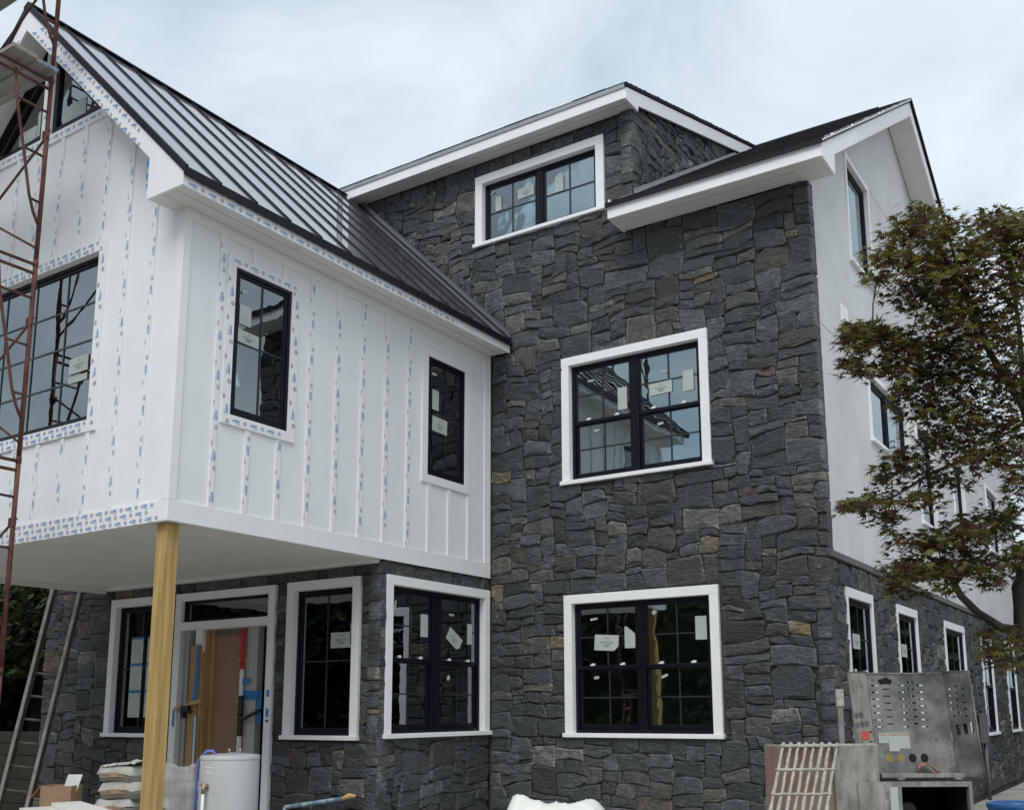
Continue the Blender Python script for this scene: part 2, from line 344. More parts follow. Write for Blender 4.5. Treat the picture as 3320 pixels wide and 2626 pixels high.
def ring_mark(mb, wall, u, v, w, r, umin=-9e9, umax=9e9):
    n = 12
    for k in range(n):
        a, b = 2 * math.pi * k / n, 2 * math.pi * (k + 1) / n
        if not (umin <= u + r * math.cos((a + b) / 2) <= umax): continue
        mb.add([wall.P(u + rr * math.cos(t), v + rr * math.sin(t), w) for rr, t in ((r, a), (r, b), (r * 0.74, b), (r * 0.74, a))], [(0, 1, 2, 3)])
    if umin <= u <= umax: mb.add([wall.P(u + 0.22 * r * x, v + 0.3 * r * y, w) for x, y in ((-1, -1), (1, -1), (1, 1), (-1, 1))], [(0, 1, 2, 3)])
class Film:
    def __init__(s): s.b = MB(); s.d = MB()
    def strip(s, wall, u, v0, v1, w, hw, phase=0.0, flip=1):      # narrow upright board
        v = v0 + 0.1 + phase
        while v < v1 - 0.06:
            azek(s.b, wall, u + 0.012, v, w, 0.105, -flip * math.pi / 2, u - hw, u + hw)
            if v + 0.14 < v1: ring_mark(s.d, wall, u + 0.024, v - 0.12 * flip, w, 0.022, u - hw, u + hw)
            ring_mark(s.d, wall, u - 0.036, v + 0.12 * flip, w, 0.022, u - hw, u + hw)
            v += 0.40
    def band(s, wall, u0, u1, v0, v1, w, rot=0.0):               # wide level board
        row = 0; v = v0 + 0.03; rows = max(1, int((v1 - v0) / 0.055))
        for k in range(rows):
            vv = v0 + (k + 0.5) * (v1 - v0) / rows; u = u0 + 0.08 + (k % 3) * 0.075
            while u < u1 - 0.07:
                azek(s.b, wall, u, vv, w, 0.1, rot); ring_mark(s.d, wall, u + 0.115, vv, w, 0.019); u += 0.225
    def slope(s, wall, p0, p1, width, w):                        # raked board, centre line p0 -> p1
        d = Vector((p1[0] - p0[0], p1[1] - p0[1])); L = d.length; d /= L; n = Vector((-d.y, d.x)); rot = math.atan2(d.y, d.x)
        rot += 0.35
        for k, off in enumerate((-0.3, 0.22)):
            t = 0.1 + k * 0.11
            while t < L - 0.1:
                c = Vector(p0) + d * t + n * off * width; azek(s.b, wall, c.x, c.y, w, 0.1, rot)
                c = Vector(p0) + d * (t + 0.115) + n * off * width; ring_mark(s.d, wall, c.x, c.y, w, 0.019); t += 0.225
    def build(s, parent):
        s.b.build('film_print', 'ink_blue', parent, stuff=True); s.d.build('film_print', 'ink_dark', parent, stuff=True)

# ------------------------------------------------------------------ rubble stone cladding
def pal(r):
    q = r.random(); k = r.choice((r.uniform(0.55, 1.2), r.uniform(0.8, 1.5), r.uniform(1.2, 2.1)))
    if q < 0.74: c = (0.040, 0.0445, 0.0485)
    elif q < 0.875: c = (0.052, 0.054, 0.050)
    elif q < 0.955: c = (0.066, 0.063, 0.052)
    elif q < 0.975: c = (0.085, 0.072, 0.054)
    elif q < 0.984: c = (0.09, 0.063, 0.045)
    elif q < 0.992: c = (0.19, 0.15, 0.09)
    else: c = (0.20, 0.20, 0.185)
    if q > 0.955: k = r.uniform(0.6, 1.05)
    return tuple(x * k for x in c)
def pack(u0, u1, v0, v1, ok, r, gu=0.06, gv=0.052):
    nu = max(1, round((u1 - u0) / gu)); nv = max(1, round((v1 - v0) / gv)); gu = (u1 - u0) / nu; gv = (v1 - v0) / nv
    occ = [[not ok(u0 + (i + 0.5) * gu, v0 + (j + 0.5) * gv) for i in range(nu)] for j in range(nv)]
    ids = [[-1] * nu for _ in range(nv)]; res = []
    joint = lambda j, c: j > 0 and 0 < c < nu and ids[j - 1][c - 1] != ids[j - 1][c]
    for j in range(nv):
        i = 0
        while i < nu:
            if occ[j][i]: i += 1; continue
            run = 0
            while i + run < nu and not occ[j][i + run]: run += 1
            q = r.random()
            if q < 0.20: w, h = r.randint(6, 10), r.randint(3, 6)
            elif q < 0.72: w, h = r.randint(4, 8), r.randint(2, 4)
            elif q < 0.92: w, h = r.randint(3, 5), r.randint(2, 3)
            else: w, h = r.randint(2, 3), r.randint(1, 3)
            w = min(w, run)
            if w < run and joint(j, i + w): w += 1 if r.random() < 0.5 or w < 3 else -1
            if run - w in (1, 2) and run < 10: w = run
            elif run - w == 1: w -= 1
            if nv - j - h == 1: h += 1
            if w == 1: h = r.randint(2, 3)
            h = min(h, nv - j); hh = 0
            while hh < h and not any(occ[j + hh][i + k] for k in range(w)): hh += 1
            for a in range(hh):
                for b in range(w): occ[j + a][i + b] = True; ids[j + a][i + b] = len(res)
            res.append((u0 + i * gu, u0 + (i + w) * gu, v0 + j * gv, v0 + (j + hh) * gv)); i += w
    return res
def stone_polys(u0, u1, v0, v1, holes, seed, ok=None, clampf=None):
    r = random.Random(seed)
    inh = lambda u, v: any(h[0] < u < h[1] and h[2] < v < h[3] for h in holes)
    f = lambda u, v: (not inh(u, v)) and (ok is None or ok(u, v))
    def edge(u, v):
        d = min(u - u0, u1 - u, v - v0, v1 - v)
        for h in holes:
            dx = max(h[0] - u, 0, u - h[1]); dy = max(h[2] - v, 0, v - h[3]); d = min(d, math.hypot(dx, dy))
        return min(1.0, max(0.0, d / 0.12))
    res = []
    for (a, b, c, d) in pack(u0, u1, v0, v1, f, r):
        g = 0.0035; W, H = b - a, d - c
        a, b, c, d = a + g, b - g, c + g, d - g
        pts = []
        cut = [r.random() < 0.24 for _ in range(4)]
        cs = [(a, c), (b, c), (b, d), (a, d)]
        for k in range(4):
            p = cs[k]; nx = cs[(k + 1) % 4]; pv = cs[(k - 1) % 4]
            if cut[k]:
                t1 = r.uniform(0.08, 0.32); t2 = r.uniform(0.06, 0.34)
                pts.append((p[0] + (pv[0] - p[0]) * t1, p[1] + (pv[1] - p[1]) * t1)); pts.append((p[0] + (nx[0] - p[0]) * t2, p[1] + (nx[1] - p[1]) * t2))
            else: pts.append(p)
            if math.hypot(nx[0] - p[0], nx[1] - p[1]) > 0.16:
                q = r.uniform(0.4, 0.6); pts.append((p[0] + (nx[0] - p[0]) * q, p[1] + (nx[1] - p[1]) * q))
        op = []
        for (u, v) in pts:
            e = edge(u, v)
            n1_ = noise.noise_vector((u * 2.0 + seed * 3.1, v * 2.6, 1.7)); n2_ = noise.noise_vector((u * 5 + seed, v * 6.5, 9.2))
            uu = u + e * (0.06 * n1_.x + 0.03 * n2_.x) + r.uniform(-0.004, 0.004); vv = v + e * (0.075 * n1_.y + 0.034 * n2_.y) + r.uniform(-0.004, 0.004)
            if clampf: vv = clampf(uu, vv)
            op.append((uu, vv))
        res.append((op, W * H, pal(r), r.uniform(0.020, 0.042), (a + g < u0 + 0.02, b - g > u1 - 0.04)))
    return res
def stone_geo(mb, wall, st, seed, deep=-0.03):
    op, area, colr, h, ed = st; n = len(op); r = random.Random(seed)
    cu = sum(p[0] for p in op) / n; cv = sum(p[1] for p in op) / n
    tu, tv = r.uniform(-0.05, 0.05), r.uniform(-0.06, 0.06)
    vs = []
    for (u, v) in op: vs.append(wall.P(u, v, deep))
    for (u, v) in op: vs.append(wall.P(cu + (u - cu) * 0.985, cv + (v - cv) * 0.985, max(0.006, h - 0.010 + (u - cu) * tu + (v - cv) * tv + r.uniform(-0.005, 0.004))))
    s2 = r.uniform(0.72, 0.86)
    for (u, v) in op: vs.append(wall.P(cu + (u - cu) * s2, cv + (v - cv) * s2, h + (u - cu) * tu + (v - cv) * tv + r.uniform(-0.010, 0.012)))
    vs.append(wall.P(cu + r.uniform(-0.2, 0.2) * (op[0][0] - cu), cv, h + r.uniform(-0.004, 0.012)))
    fs = []
    for k in range(n):
        q = (k + 1) % n
        fs += [(k, q, n + q, n + k), (n + k, n + q, 2 * n + q, 2 * n + k), (2 * n + k, 2 * n + q, 3 * n)]
    o0 = len(mb.v); mb.add(vs, fs, colr)
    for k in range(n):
        e_ = r.uniform(1.1, 2.3); mb.c[o0 + n + k] = tuple(x * e_ for x in colr)      # paler arrises: edge highlight painted into the vertex colours
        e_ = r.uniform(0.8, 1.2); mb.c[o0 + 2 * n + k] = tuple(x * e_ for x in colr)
def cladding(wall, parent, sts, seed, individual=0):
    order = sorted(range(len(sts)), key=lambda i: -sts[i][1]); solo = set(order[:individual]); rest = MB()
    for i, st in enumerate(sts):
        deep = -0.13 if (st[4][0] or st[4][1] or (wall is FM and max(p[0] for p in st[0]) > -5.37 and st[0][0][1] > 7.5)) else -0.03
        if i in solo:
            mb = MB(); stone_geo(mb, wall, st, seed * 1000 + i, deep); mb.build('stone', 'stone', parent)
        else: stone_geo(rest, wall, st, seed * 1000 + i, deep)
    rest.build('small_stones', 'stone', parent, stuff=True)

# ------------------------------------------------------------------ window
def sticker(wall, win, s, w):
    u, v, a, b, rot, kind = s
    m = MB(); c, q = math.cos(rot), math.sin(rot); n = 4
    pts = [(-a / 2, -b / 2), (a / 2, -b / 2), (a / 2, b / 2), (-a / 2, b / 2)]
    if kind == 'curl': pts = [(-a / 2, -b / 2), (a * 0.32, -b / 2), (a / 2, -b * 0.2), (a / 2, b / 2), (-a / 2, b / 2)]
    if kind == 'cut': pts = [(-a / 2, -b / 2), (a / 2, -b / 2), (a / 2, b * 0.15), (-a * 0.3, b / 2), (-a / 2, b / 2)]
    k = len(pts)
    vs = [wall.P(u + x * c - y * q, v + x * q + y * c, w) for x, y in pts] + [wall.P(u + x * c - y * q, v + x * q + y * c, w + 0.0015) for x, y in pts]
    m.add(vs, [tuple(range(k - 1, -1, -1)), tuple(range(k, 2 * k))] + [(i, (i + 1) % k, (i + 1) % k + k, i + k) for i in range(k)])
    m.build('label_sheet', 'tape_blue' if kind == 'tape' else 'label_paper', win)
    if kind in ('text', 'curl'):
        t = MB(); put(t, wall, G_SIM, u - 0.0 * a, v, w + 0.003, a * 0.10, rot)
        for dy, l in ((0.28, 0.12), (-0.16, 0.28), (-0.26, 0.2)):
            x0 = -l * a / 2
            t.add([wall.P(u + x * c - y * q, v + x * q + y * c, w + 0.003) for x, y in ((x0, dy * b), (-x0, dy * b), (-x0, dy * b + 0.006), (x0, dy * b + 0.006))], [(0, 1, 2, 3)])
        t.build('label_print', 'ink_dark', win)
def window(house, wall, u0, u1, v0, v1, tw=0.11, units=1, style='cas', grid=(2, 2), sill=True, stickers=(), wf=0.05, rec=0.085, film=None, head=None, mat='white_trim', sillh=0.05, mull=0.10):
    head = head or tw; bot = sillh if sill else tw
    fr = MB(); fu0, fu1, fv0, fv1 = u0 + tw, u1 - tw, v0 + bot, v1 - head
    wo = wf - rec                                             # face of the black frame
    wall.ring(fr, fu0, fu1, fv0, fv1, 0.04, wo - 0.06, wo)
    W = (fu1 - fu0 - 0.08 - (units - 1) * mull) / units; panes = []; munt = []
    for k in range(units):
        a = fu0 + 0.04 + k * (W + mull); b = a + W
        if k: wall.box(fr, a - mull, a, fv0 + 0.04, fv1 - 0.04, wo - 0.058, wo + 0.002)
        if k: wall.box(fr, a - mull * 0.62, a - mull * 0.38, fv0 + 0.03, fv1 - 0.03, wo, wo + 0.012)
        lo, hi = fv0 + 0.04, fv1 - 0.04
        if style == 'dh':
            md = lo + (hi - lo) * 0.49
            wall.ring(fr, a, b, md - 0.01, hi, 0.032, wo - 0.035, wo - 0.012, 0.045); panes.append((a + 0.03, b - 0.03, md + 0.033, hi - 0.03, wo - 0.028))
            wall.ring(fr, a, b, lo, md + 0.012, 0.04, wo - 0.062, wo - 0.038, 0.06); panes.append((a + 0.038, b - 0.038, lo + 0.058, md - 0.026, wo - 0.054))
        else:
            wall.ring(fr, a, b, lo, hi, 0.035, wo - 0.04, wo - 0.014, 0.045); panes.append((a + 0.033, b - 0.033, lo + 0.042, hi - 0.033, wo - 0.032))
    win = fr.build('window', 'black_frame', house, bevel=0.004)
    tr = MB(); wall.box(tr, u0, u0 + tw, v0 + (bot if sill else 0), v1 - head, wo - 0.06, wf); tr.build('trim_board', mat, win, bevel=0.003)
    tr = MB(); wall.box(tr, u1 - tw, u1, v0 + (bot if sill else 0), v1 - head, wo - 0.06, wf); tr.build('trim_board', mat, win, bevel=0.003)
    tr = MB(); wall.box(tr, u0, u1, v1 - head, v1, wo - 0.06, wf + 0.002); tr.build('trim_board', mat, win, bevel=0.003)
    tr = MB()
    if sill: wall.box(tr, u0 - 0.02, u1 + 0.02, v0, v0 + bot, wo - 0.06, wf + 0.03); tr.build('sill', mat, win, bevel=0.004)
    else: wall.box(tr, u0 + tw, u1 - tw, v0, v0 + bot, wo - 0.06, wf); tr.build('trim_board', mat, win, bevel=0.003)
    for (a, b, c, d, w) in panes:
        p = MB(); wall.box(p, a, b, c, d, w - 0.003, w + 0.003); p.build('pane', 'glass', win)
        for i in range(1, grid[0]):
            q = MB(); x = a + (b - a) * i / grid[0]; wall.box(q, x - 0.009, x + 0.009, c, d, w + 0.005, w + 0.011); q.build('muntin', 'muntin', win)
        for j in range(1, grid[1]):
            q = MB(); y = c + (d - c) * j / grid[1]; wall.box(q, a, b, y - 0.009, y + 0.009, w + 0.0055, w + 0.0105); q.build('muntin', 'muntin', win)
        if style == 'dh' and w > wo - 0.04:
            for fx in (0.22, 0.76):
                q = MB(); x = a + (b - a) * fx; wall.box(q, x - 0.03, x + 0.03, c + 0.001, c + 0.018, w + 0.012, w + 0.024); wall.box(q, x - 0.012, x + 0.03, c + 0.018, c + 0.03, w + 0.012, w + 0.02); q.build('latch', 'plastic_white', win)
    for s in stickers:
        cand = [p for p in panes if p[0] <= s[0] <= p[1] and p[2] - 0.05 <= s[1] <= p[3] + 0.05] or panes
        sticker(wall, win, s, cand[0][4] + 0.0125)
    return win

# ------------------------------------------------------------------ setting
g = MB(); n = 26
for i in range(n + 1):
    for j in range(n + 1):
        x = -600 + 1200 * i / n; y = -600 + 1200 * j / n
        g.v.append((x, y, 0.0))
for i in range(n):
    for j in range(n): a = i * (n + 1) + j; g.f.append((a, a + n + 1, a + n + 2, a + 1))
gr = g.build('ground', 'ground'); gr['kind'] = 'structure'; gr['label'] = 'bare pale building site ground round the house, lightened for bounce'

# ------------------------------------------------------------------ the house
WX, WY, WL, EY = -7.578, -5.053, -12.65, -2.141
house = empty('house', (-7.5, 2.0, 0.0), 'large white and dark stone house under construction with metal roofed wing', 'house')
FM = Wall('F', 0.04); FE = Wall('F', EY + 0.05); SR = Wall('S', -7.63); SS = Wall('S', -3.17); ST = Wall('S', -3.20); SC_ = Wall('S', -5.385)

mid = (-6.464, -4.439, 4.345, 6.025); low = (-6.462, -4.42, 1.22, 2.945); dor = (-7.855, -5.785, 7.93, 9.0)
ins = lambda r, d=0.04: (r[0] + d, r[1] - d, r[2] + d * 0.4, r[3] - d)
mainwall = holed(FM, -7.62, -3.18, -0.2, 7.54, [ins(mid), ins(low)], -0.16, 0.0).build('stone_wall', 'mortar', house)
sts = stone_polys(-10.22, -3.13, 0.1, 9.2, [mid, low, dor, (-5.345, -3.0, 7.56, 9.4), (-10.4, WX, 0.0, 6.3)], 5,
                  ok=lambda u, v: u > WX or v > 9.1 - 0.985 * (u + 10.11))
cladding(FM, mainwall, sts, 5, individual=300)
up = holed(FM, -12.6, -5.39, 7.54, 9.3, [ins(dor)], -0.16, 0.0); up.build('upper_wall', 'mortar', house)
holed(FM, -12.6, -7.62, 3.5, 7.54, [], -0.16, 0.0).build('inner_wall', 'interior', house)

window(house, FM, *mid, units=2, style='dh', stickers=[(-5.63, 5.38, 0.13, 0.29, 0, ''), (-6.08, 5.69, 0.09, 0.022, 0.05, ''), (-5.1, 5.42, 0.3, 0.15, 0.03, 'text'), (-4.735, 5.45, 0.14, 0.26, 0, ''), (-5.05, 5.62, 0.08, 0.024, 0, ''), (-6.02, 5.03, 0.08, 0.024, 0, ''), (-5.13, 4.98, 0.075, 0.03, 0.1, '')])
window(house, FM, *low, units=2, style='dh', stickers=[(-5.92, 2.345, 0.33, 0.19, -0.07, 'curl'), (-5.6, 2.4, 0.14, 0.26, 0.0, 'cut'), (-4.68, 2.47, 0.14, 0.27, 0, 'curl2'), (-6.09, 2.64, 0.1, 0.026, 0.12, ''), (-5.27, 2.68, 0.055, 0.05, 0.8, ''), (-6.08, 1.93, 0.07, 0.032, 0.1, ''), (-5.17, 1.93, 0.085, 0.03, 0.4, '')])
window(house, FM, *dor, units=2, style='cas', grid=(2, 2), tw=0.12, stickers=[(-7.06, 8.6, 0.27, 0.15, 0.04, 'text'), (-6.52, 8.56, 0.135, 0.23, 0.0, ''), (-7.52, 8.56, 0.1, 0.22, 0.0, ''), (-7.62, 8.74, 0.08, 0.02, 0.4, '')])

# dormer cheek of stone
ck = MB(); ck.add([SC_.P(0.06, 7.6, 0), SC_.P(0.06, 9.3, 0), SC_.P(4.2, 10.75, 0), SC_.P(4.2, 10.6, 0)], [(0, 3, 2, 1)])
ck.add([SC_.P(0.06, 7.6, -0.1), SC_.P(0.06, 9.3, -0.1), SC_.P(4.2, 10.75, -0.1), SC_.P(4.2, 10.6, -0.1)], [(0, 1, 2, 3)])
cheek = ck.build('cheek_wall', 'mortar', house)
cst = stone_polys(-0.03, 3.9, 7.75, 10.65, [], 8, ok=lambda u, v: 7.9 + 0.636 * u < v < 9.24 + 0.335 * u, clampf=lambda u, v: min(v, 9.28 + 0.335 * u))
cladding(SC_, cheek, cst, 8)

# entry wall, left of it the open corner
lw = (-12.51, -11.34, 1.22, 3.075); rw = (-9.08, -7.91, 1.22, 3.075); dr = (-11.13, -9.285, 0.3, 3.067)
entry = holed(FE, -14.0, -7.66, -0.2, 3.24, [ins(lw), ins(rw), (dr[0] + .04, dr[1] - .04, -0.3, 3.03)], -0.16, 0.0).build('entry_wall', 'mortar', house)
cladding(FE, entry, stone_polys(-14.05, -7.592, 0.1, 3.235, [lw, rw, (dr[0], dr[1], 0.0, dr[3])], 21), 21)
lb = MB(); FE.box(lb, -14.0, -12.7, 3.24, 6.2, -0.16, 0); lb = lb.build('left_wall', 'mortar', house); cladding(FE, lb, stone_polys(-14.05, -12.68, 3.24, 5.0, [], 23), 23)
paper6 = []
for i in range(2):
    for j in range(3):
        paper6.append((-12.02 + i * 0.34, 2.36 - j * 0.36, 0.25, 0.33, 0, '')); paper6.append((-12.02 + i * 0.34, 2.535 - j * 0.36, 0.27, 0.03, 0, 'tape'))
window(house, FE, *lw, stickers=paper6)
window(house, FE, *rw, stickers=[(-8.27, 2.36, 0.33, 0.18, 0.0, 'text'), (-8.14, 2.66, 0.1, 0.1, 0.0, '')][:1] + [(-8.09, 2.42, 0.075, 0.24, 0, '')])

# return wall with the double window
dw = (-2.034, -0.005, 1.24, 3.082)
ret = holed(SR, -2.085, 0.0, -0.2, 3.24, [ins(dw)], -0.16, 0.0).build('return_wall', 'mortar', house)
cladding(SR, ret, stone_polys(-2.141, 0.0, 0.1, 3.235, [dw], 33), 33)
window(house, SR, *dw, units=2, style='dh', mull=0.17, stickers=[(-1.24, 2.55, 0.14, 0.27, 0, ''), (-0.64, 2.42, 0.3, 0.17, -0.55, 'curl'), (-0.32, 2.5, 0.1, 0.26, 0, 'curl2'), (-0.7, 2.72, 0.1, 0.026, 0, ''), (-1.78, 2.75, 0.03, 0.12, -0.15, ''), (-0.72, 1.94, 0.06, 0.05, 0.8, '')])

# right-hand side: stone base, ledge, stucco
sw = [(0.574, 1.713), (2.894, 4.085), (5.95, 7.6), (9.15, 10.35), (12.05, 13.3)]
holes = [(a, b, 1.05, 2.888) for a, b in sw]
side = holed(SS, 0.05, 15.4, -0.2, 3.16, [ins(h) for h in holes], -0.16, 0.0).build('side_wall', 'mortar', house)
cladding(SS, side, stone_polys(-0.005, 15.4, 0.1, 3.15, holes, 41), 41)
for k, h in enumerate(holes):
    window(house, SS, *h, style='dh', tw=0.07, head=0.11, rec=0.03, wf=0.04, stickers=[(h[0] + 0.45, 2.3, 0.3, 0.17, 0, 'text')] if k < 2 else [])
y = 0.06; k = 0
while y < 15.3:
    L = rng.uniform(0.75, 1.05); m = MB(); SS.box(m, y + 0.003, min(y + L, 15.4) - 0.003, 3.165, 3.24, -0.05, 0.055 + rng.uniform(-0.004, 0.004)); m.build('ledge_stone', 'ledge', side, bevel=0.006); y += L

s1 = (1.93, 3.14, 7.30, 8.87); s2 = (2.42, 4.66, 4.98, 5.98); s3 = (5.2, 6.4, 4.3, 5.98); s4 = (8.0, 9.1, 4.3, 5.98); s5 = (11.6, 13.15, 4.7, 6.12)
stucco = holed(ST, 0.06, 15.5, 3.2, 7.3, [ins(s2), ins(s3), ins(s4), ins(s5)], -0.16, 0.0).build('stucco_wall', 'stucco', house)
zr = lambda q: (7.62 + 0.636 * (q + 0.44)) if q < 4.75 else (10.92 - 0.5 * (q - 4.75))
gb = MB()
for a, b, z0 in ((0.06, s1[0] + 0.03, 7.3), (s1[0] + 0.03, s1[1] - 0.03, s1[3] - 0.03), (s1[1] - 0.03, 4.75, 7.3), (4.75, 9.9, 7.3)):
    P = [ST.P(a, z0, 0), ST.P(b, z0, 0), ST.P(b, zr(b), 0), ST.P(a, zr(a), 0)]; gb.prism(P, (-0.16, 0, 0))
gb.build('stucco_gable', 'stucco', house)
m = MB(); ST.box(m, 9.9, 15.5, 7.3, 7.75, -0.16, 0.0); m.build('parapet', 'stucco', house)
for v, a, b in ((5.96, 0.06, 2.35), (8.9, 3.2, 4.75), (5.96, 9.1, 15.4), (3.9, 0.06, 0.061)):
    m = MB(); ST.box(m, a, b, v - 0.005, v + 0.005, -0.01, 0.003); m.build('control_joint', 'ink_grey', stucco)
window(house, ST, *s1, tw=0.07, grid=(1, 1), wf=0.02, rec=0.06)
window(house, ST, *s2, tw=0.07, units=2, grid=(1, 1), wf=0.02, rec=0.06)
window(house, ST, *s3, tw=0.06, grid=(1, 1), wf=0.02, rec=0.06); window(house, ST, *s4, tw=0.06, grid=(1, 1), wf=0.02, rec=0.06)
window(house, ST, *s5, tw=0.06, grid=(1, 1), wf=0.02, rec=0.06)
m = MB(); ST.box(m, 1.29, 1.50, 6.27, 6.5, 0, 0.02); vt = m.build('dryer_vent', 'white_trim', house, bevel=0.004)
m = MB(); ST.box(m, 1.32, 1.47, 6.30, 6.46, 0.02, 0.05); m.build('vent_hood', 'white_trim', vt)

# ---- main roof
def slopeslab(name, mat, x0, x1, p0, p1, t, parent):
    m = MB(); m.prism([(x0, p0[0], p0[1]), (x0, p1[0], p1[1]), (x0, p1[0], p1[1] - t), (x0, p0[0], p0[1] - t)], (x1 - x0, 0, 0)); return m.build(name, mat, parent)
PK = (4.75, 11.03); EV = (-0.47, 7.71)
rf = slopeslab('shingle_roof', 'drip', -5.33, -2.81, EV, PK, 0.05, house)
slopeslab('rear_roof', 'drip', -13.9, -2.81, PK, (9.95, 8.43), 0.05, house)
slopeslab('eave_roof', 'drip', -5.53, -5.33, EV, (0.0, EV[1] + 0.47 * 0.636), 0.05, house)
slopeslab('dormer_roof', 'drip', -12.6, -5.28, (-0.30, 9.39), (4.75, 10.985), 0.03, house)
sh = MB(); sl = Vector((0, PK[0] - EV[0], PK[1] - EV[1])); SLn = sl.length; sl.normalize(); nn = Vector((0, -sl.z, sl.y))
def shingles(sh, x0, x1, o, sl, nn, Ln, jag=True):
    d = 0.0; r = random.Random(3)
    while d < Ln:
        x = x0 + r.uniform(-0.2, 0)
        while x < x1:
            w = r.uniform(0.16, 0.34); a, b = max(x, x0), min(x + w, x1)
            if b - a > 0.01:
                k = r.uniform(0.7, 1.35); c = (0.035 * k, 0.036 * k, 0.039 * k); h0 = r.uniform(0.012, 0.022); e = min(d + 0.145, Ln)
                p = [Vector((xx, o[0], o[1])) + sl * dd + nn * hh for dd, hh in ((d, h0), (e, 0.004)) for xx in (a, b)]
                q = [Vector((xx, o[0], o[1])) + sl * d + nn * -0.005 for xx in (a, b)]
                sh.add(p + q, [(0, 1, 3, 2), (4, 5, 1, 0), (4, 0, 2), (5, 3, 1)], c)
            x += w
        d += 0.14
shingles(sh, -5.53, -5.34, EV, sl, nn, 0.5); shingles(sh, -5.34, -2.80, EV, sl, nn, SLn); sh.build('shingles', 'shingle', rf, stuff=True)
sh2 = MB(); s_d = Vector((0, 5.07, 1.595)); L_d = s_d.length; s_d.normalize(); shingles(sh2, -12.6, -5.27, (-0.31, 9.387), s_d, Vector((0, -s_d.z, s_d.y)), L_d); sh2.build('shingles', 'shingle', house, stuff=True)
m = MB(); m.tube([(-12, 4.75, 11.02), (-3.3, 4.75, 11.02)], 0.05, 6); m.build('ridge_cap', 'drip', house)
# main eave
m = MB(); m.box(-5.51, -2.83, -0.44, -0.415, 7.53, 7.705); m.build('fascia_board', 'white_trim', house, bevel=0.003)
m = MB(); m.box(-5.515, -2.84, -0.452, -0.441, 7.665, 7.712); m.build('drip_edge', 'white_trim', house)
m = MB(); m.box(-5.51, -5.49, -0.414, 0.0, 7.531, 7.80); m.build('fascia_end', 'white_trim', house)
for a, b in ((-0.414, -0.25), (-0.235, -0.005)):
    m = MB(); m.box(-5.489, -2.86, a, b, 7.545, 7.56); m.build('soffit_board', 'soffit', house)
m = MB(); m.box(-5.489, -2.86, -0.414, 0.0, 7.565, 7.575); m.build('soffit_backing', 'soffit', house)
# right rake
def yzprism(x0, x1, poly, name, mat, parent=house):
    m = MB(); m.prism([(x0, p[0], p[1]) for p in poly], (x1 - x0, 0, 0)); return m.build(name, mat, parent)
yzprism(-2.855, -2.83, [(-0.44, 7.528), (0.05, 7.528), (0.085, 7.80), (4.75, 10.745), (4.75, 10.985), (-0.413, 7.70)], 'rake_board', 'white_trim')
yzprism(-2.855, -2.83, [(4.75, 10.745), (9.9, 8.16), (9.9, 8.40), (4.75, 10.985)], 'rake_board', 'white_trim')
yzprism(-3.19, -2.856, [(0.06, 7.80), (4.75, 10.76), (4.75, 10.78), (0.06, 7.82)], 'rake_soffit', 'soffit')
yzprism(-3.19, -2.856, [(4.75, 10.76), (9.9, 8.175), (9.9, 8.195), (4.75, 10.78)], 'rake_soffit', 'soffit')
m = MB(); m.box(-3.19, -2.856, -0.414, 0.05, 7.532, 7.545); m.build('soffit_board', 'soffit', house)
yzprism(-2.828, -2.80, [(-0.47, 7.69), (4.75, 11.01), (4.75, 11.045), (-0.47, 7.725)], 'drip_edge', 'white_trim')
yzprism(-2.828, -2.79, [(4.75, 11.0), (9.95, 8.40), (9.95, 8.445), (4.75, 11.045)], 'drip_edge', 'drip')
WR = Wall('S', -2.83); fl = MB()
d2 = Vector((4.75 - 1.2, 0.632 * (4.75 - 1.2))); Ld = d2.length; d2.normalize(); n2_ = Vector((-d2.y, d2.x)); t = 0.12
while t < Ld:
    for off in (-0.085, -0.05, -0.015, 0.02):
        c = Vector((1.2, 8.605)) + d2 * (t + off * 0.8) + n2_ * (off + 0.02)
        fl.add([WR.P(c.x + x, c.y + y_, 0.002) for x, y_ in ((-0.03, -0.018), (0.026, 0.0), (0.03, 0.012), (-0.026, -0.004))], [(0, 1, 2, 3)])
    t += 0.14
fl.build('film_print', 'ink_grey', house, stuff=True)
# dormer eave and rake
m = MB(); m.box(-12.6, -5.31, -0.295, -0.27, 9.19, 9.352); m.build('fascia_board', 'white_trim', house, bevel=0.003)
m = MB(); m.box(-12.6, -5.30, -0.31, -0.296, 9.33, 9.392); m.build('drip_edge', 'flashing', house)
for a, b in ((-0.269, -0.16), (-0.148, 0.0)):
    m = MB(); m.box(-12.6, -5.33, a, b, 9.205, 9.22); m.build('soffit_board', 'soffit', house)
yzprism(-5.325, -5.295, [(-0.295, 9.188), (0.067, 9.19), (0.072, 9.27), (4.6, 10.70), (4.6, 10.88), (-0.269, 9.355)], 'rake_board', 'white_trim')
yzprism(-5.33, -5.275, [(-0.31, 9.37), (4.75, 10.963), (4.75, 10.99), (-0.31, 9.397)], 'drip_edge', 'drip')
m = MB(); m.prism([(-5.31, -0.06, 7.985), (-5.31, 3.6, 10.31), (-5.31, 3.6, 10.36), (-5.31, -0.06, 8.06)], (-0.012, 0, 0)); m.prism([(-5.30, -0.06, 7.99), (-5.30, 3.6, 10.315), (-5.22, 3.6, 10.315), (-5.22, -0.06, 7.99)], (0, 0, 0.01)); m.build('flashing', 'flashing', house)
m = MB(); m.box(-5.56, -5.33, -0.075, -0.03, 7.96, 7.985); m.build('flashing', 'flashing', house)

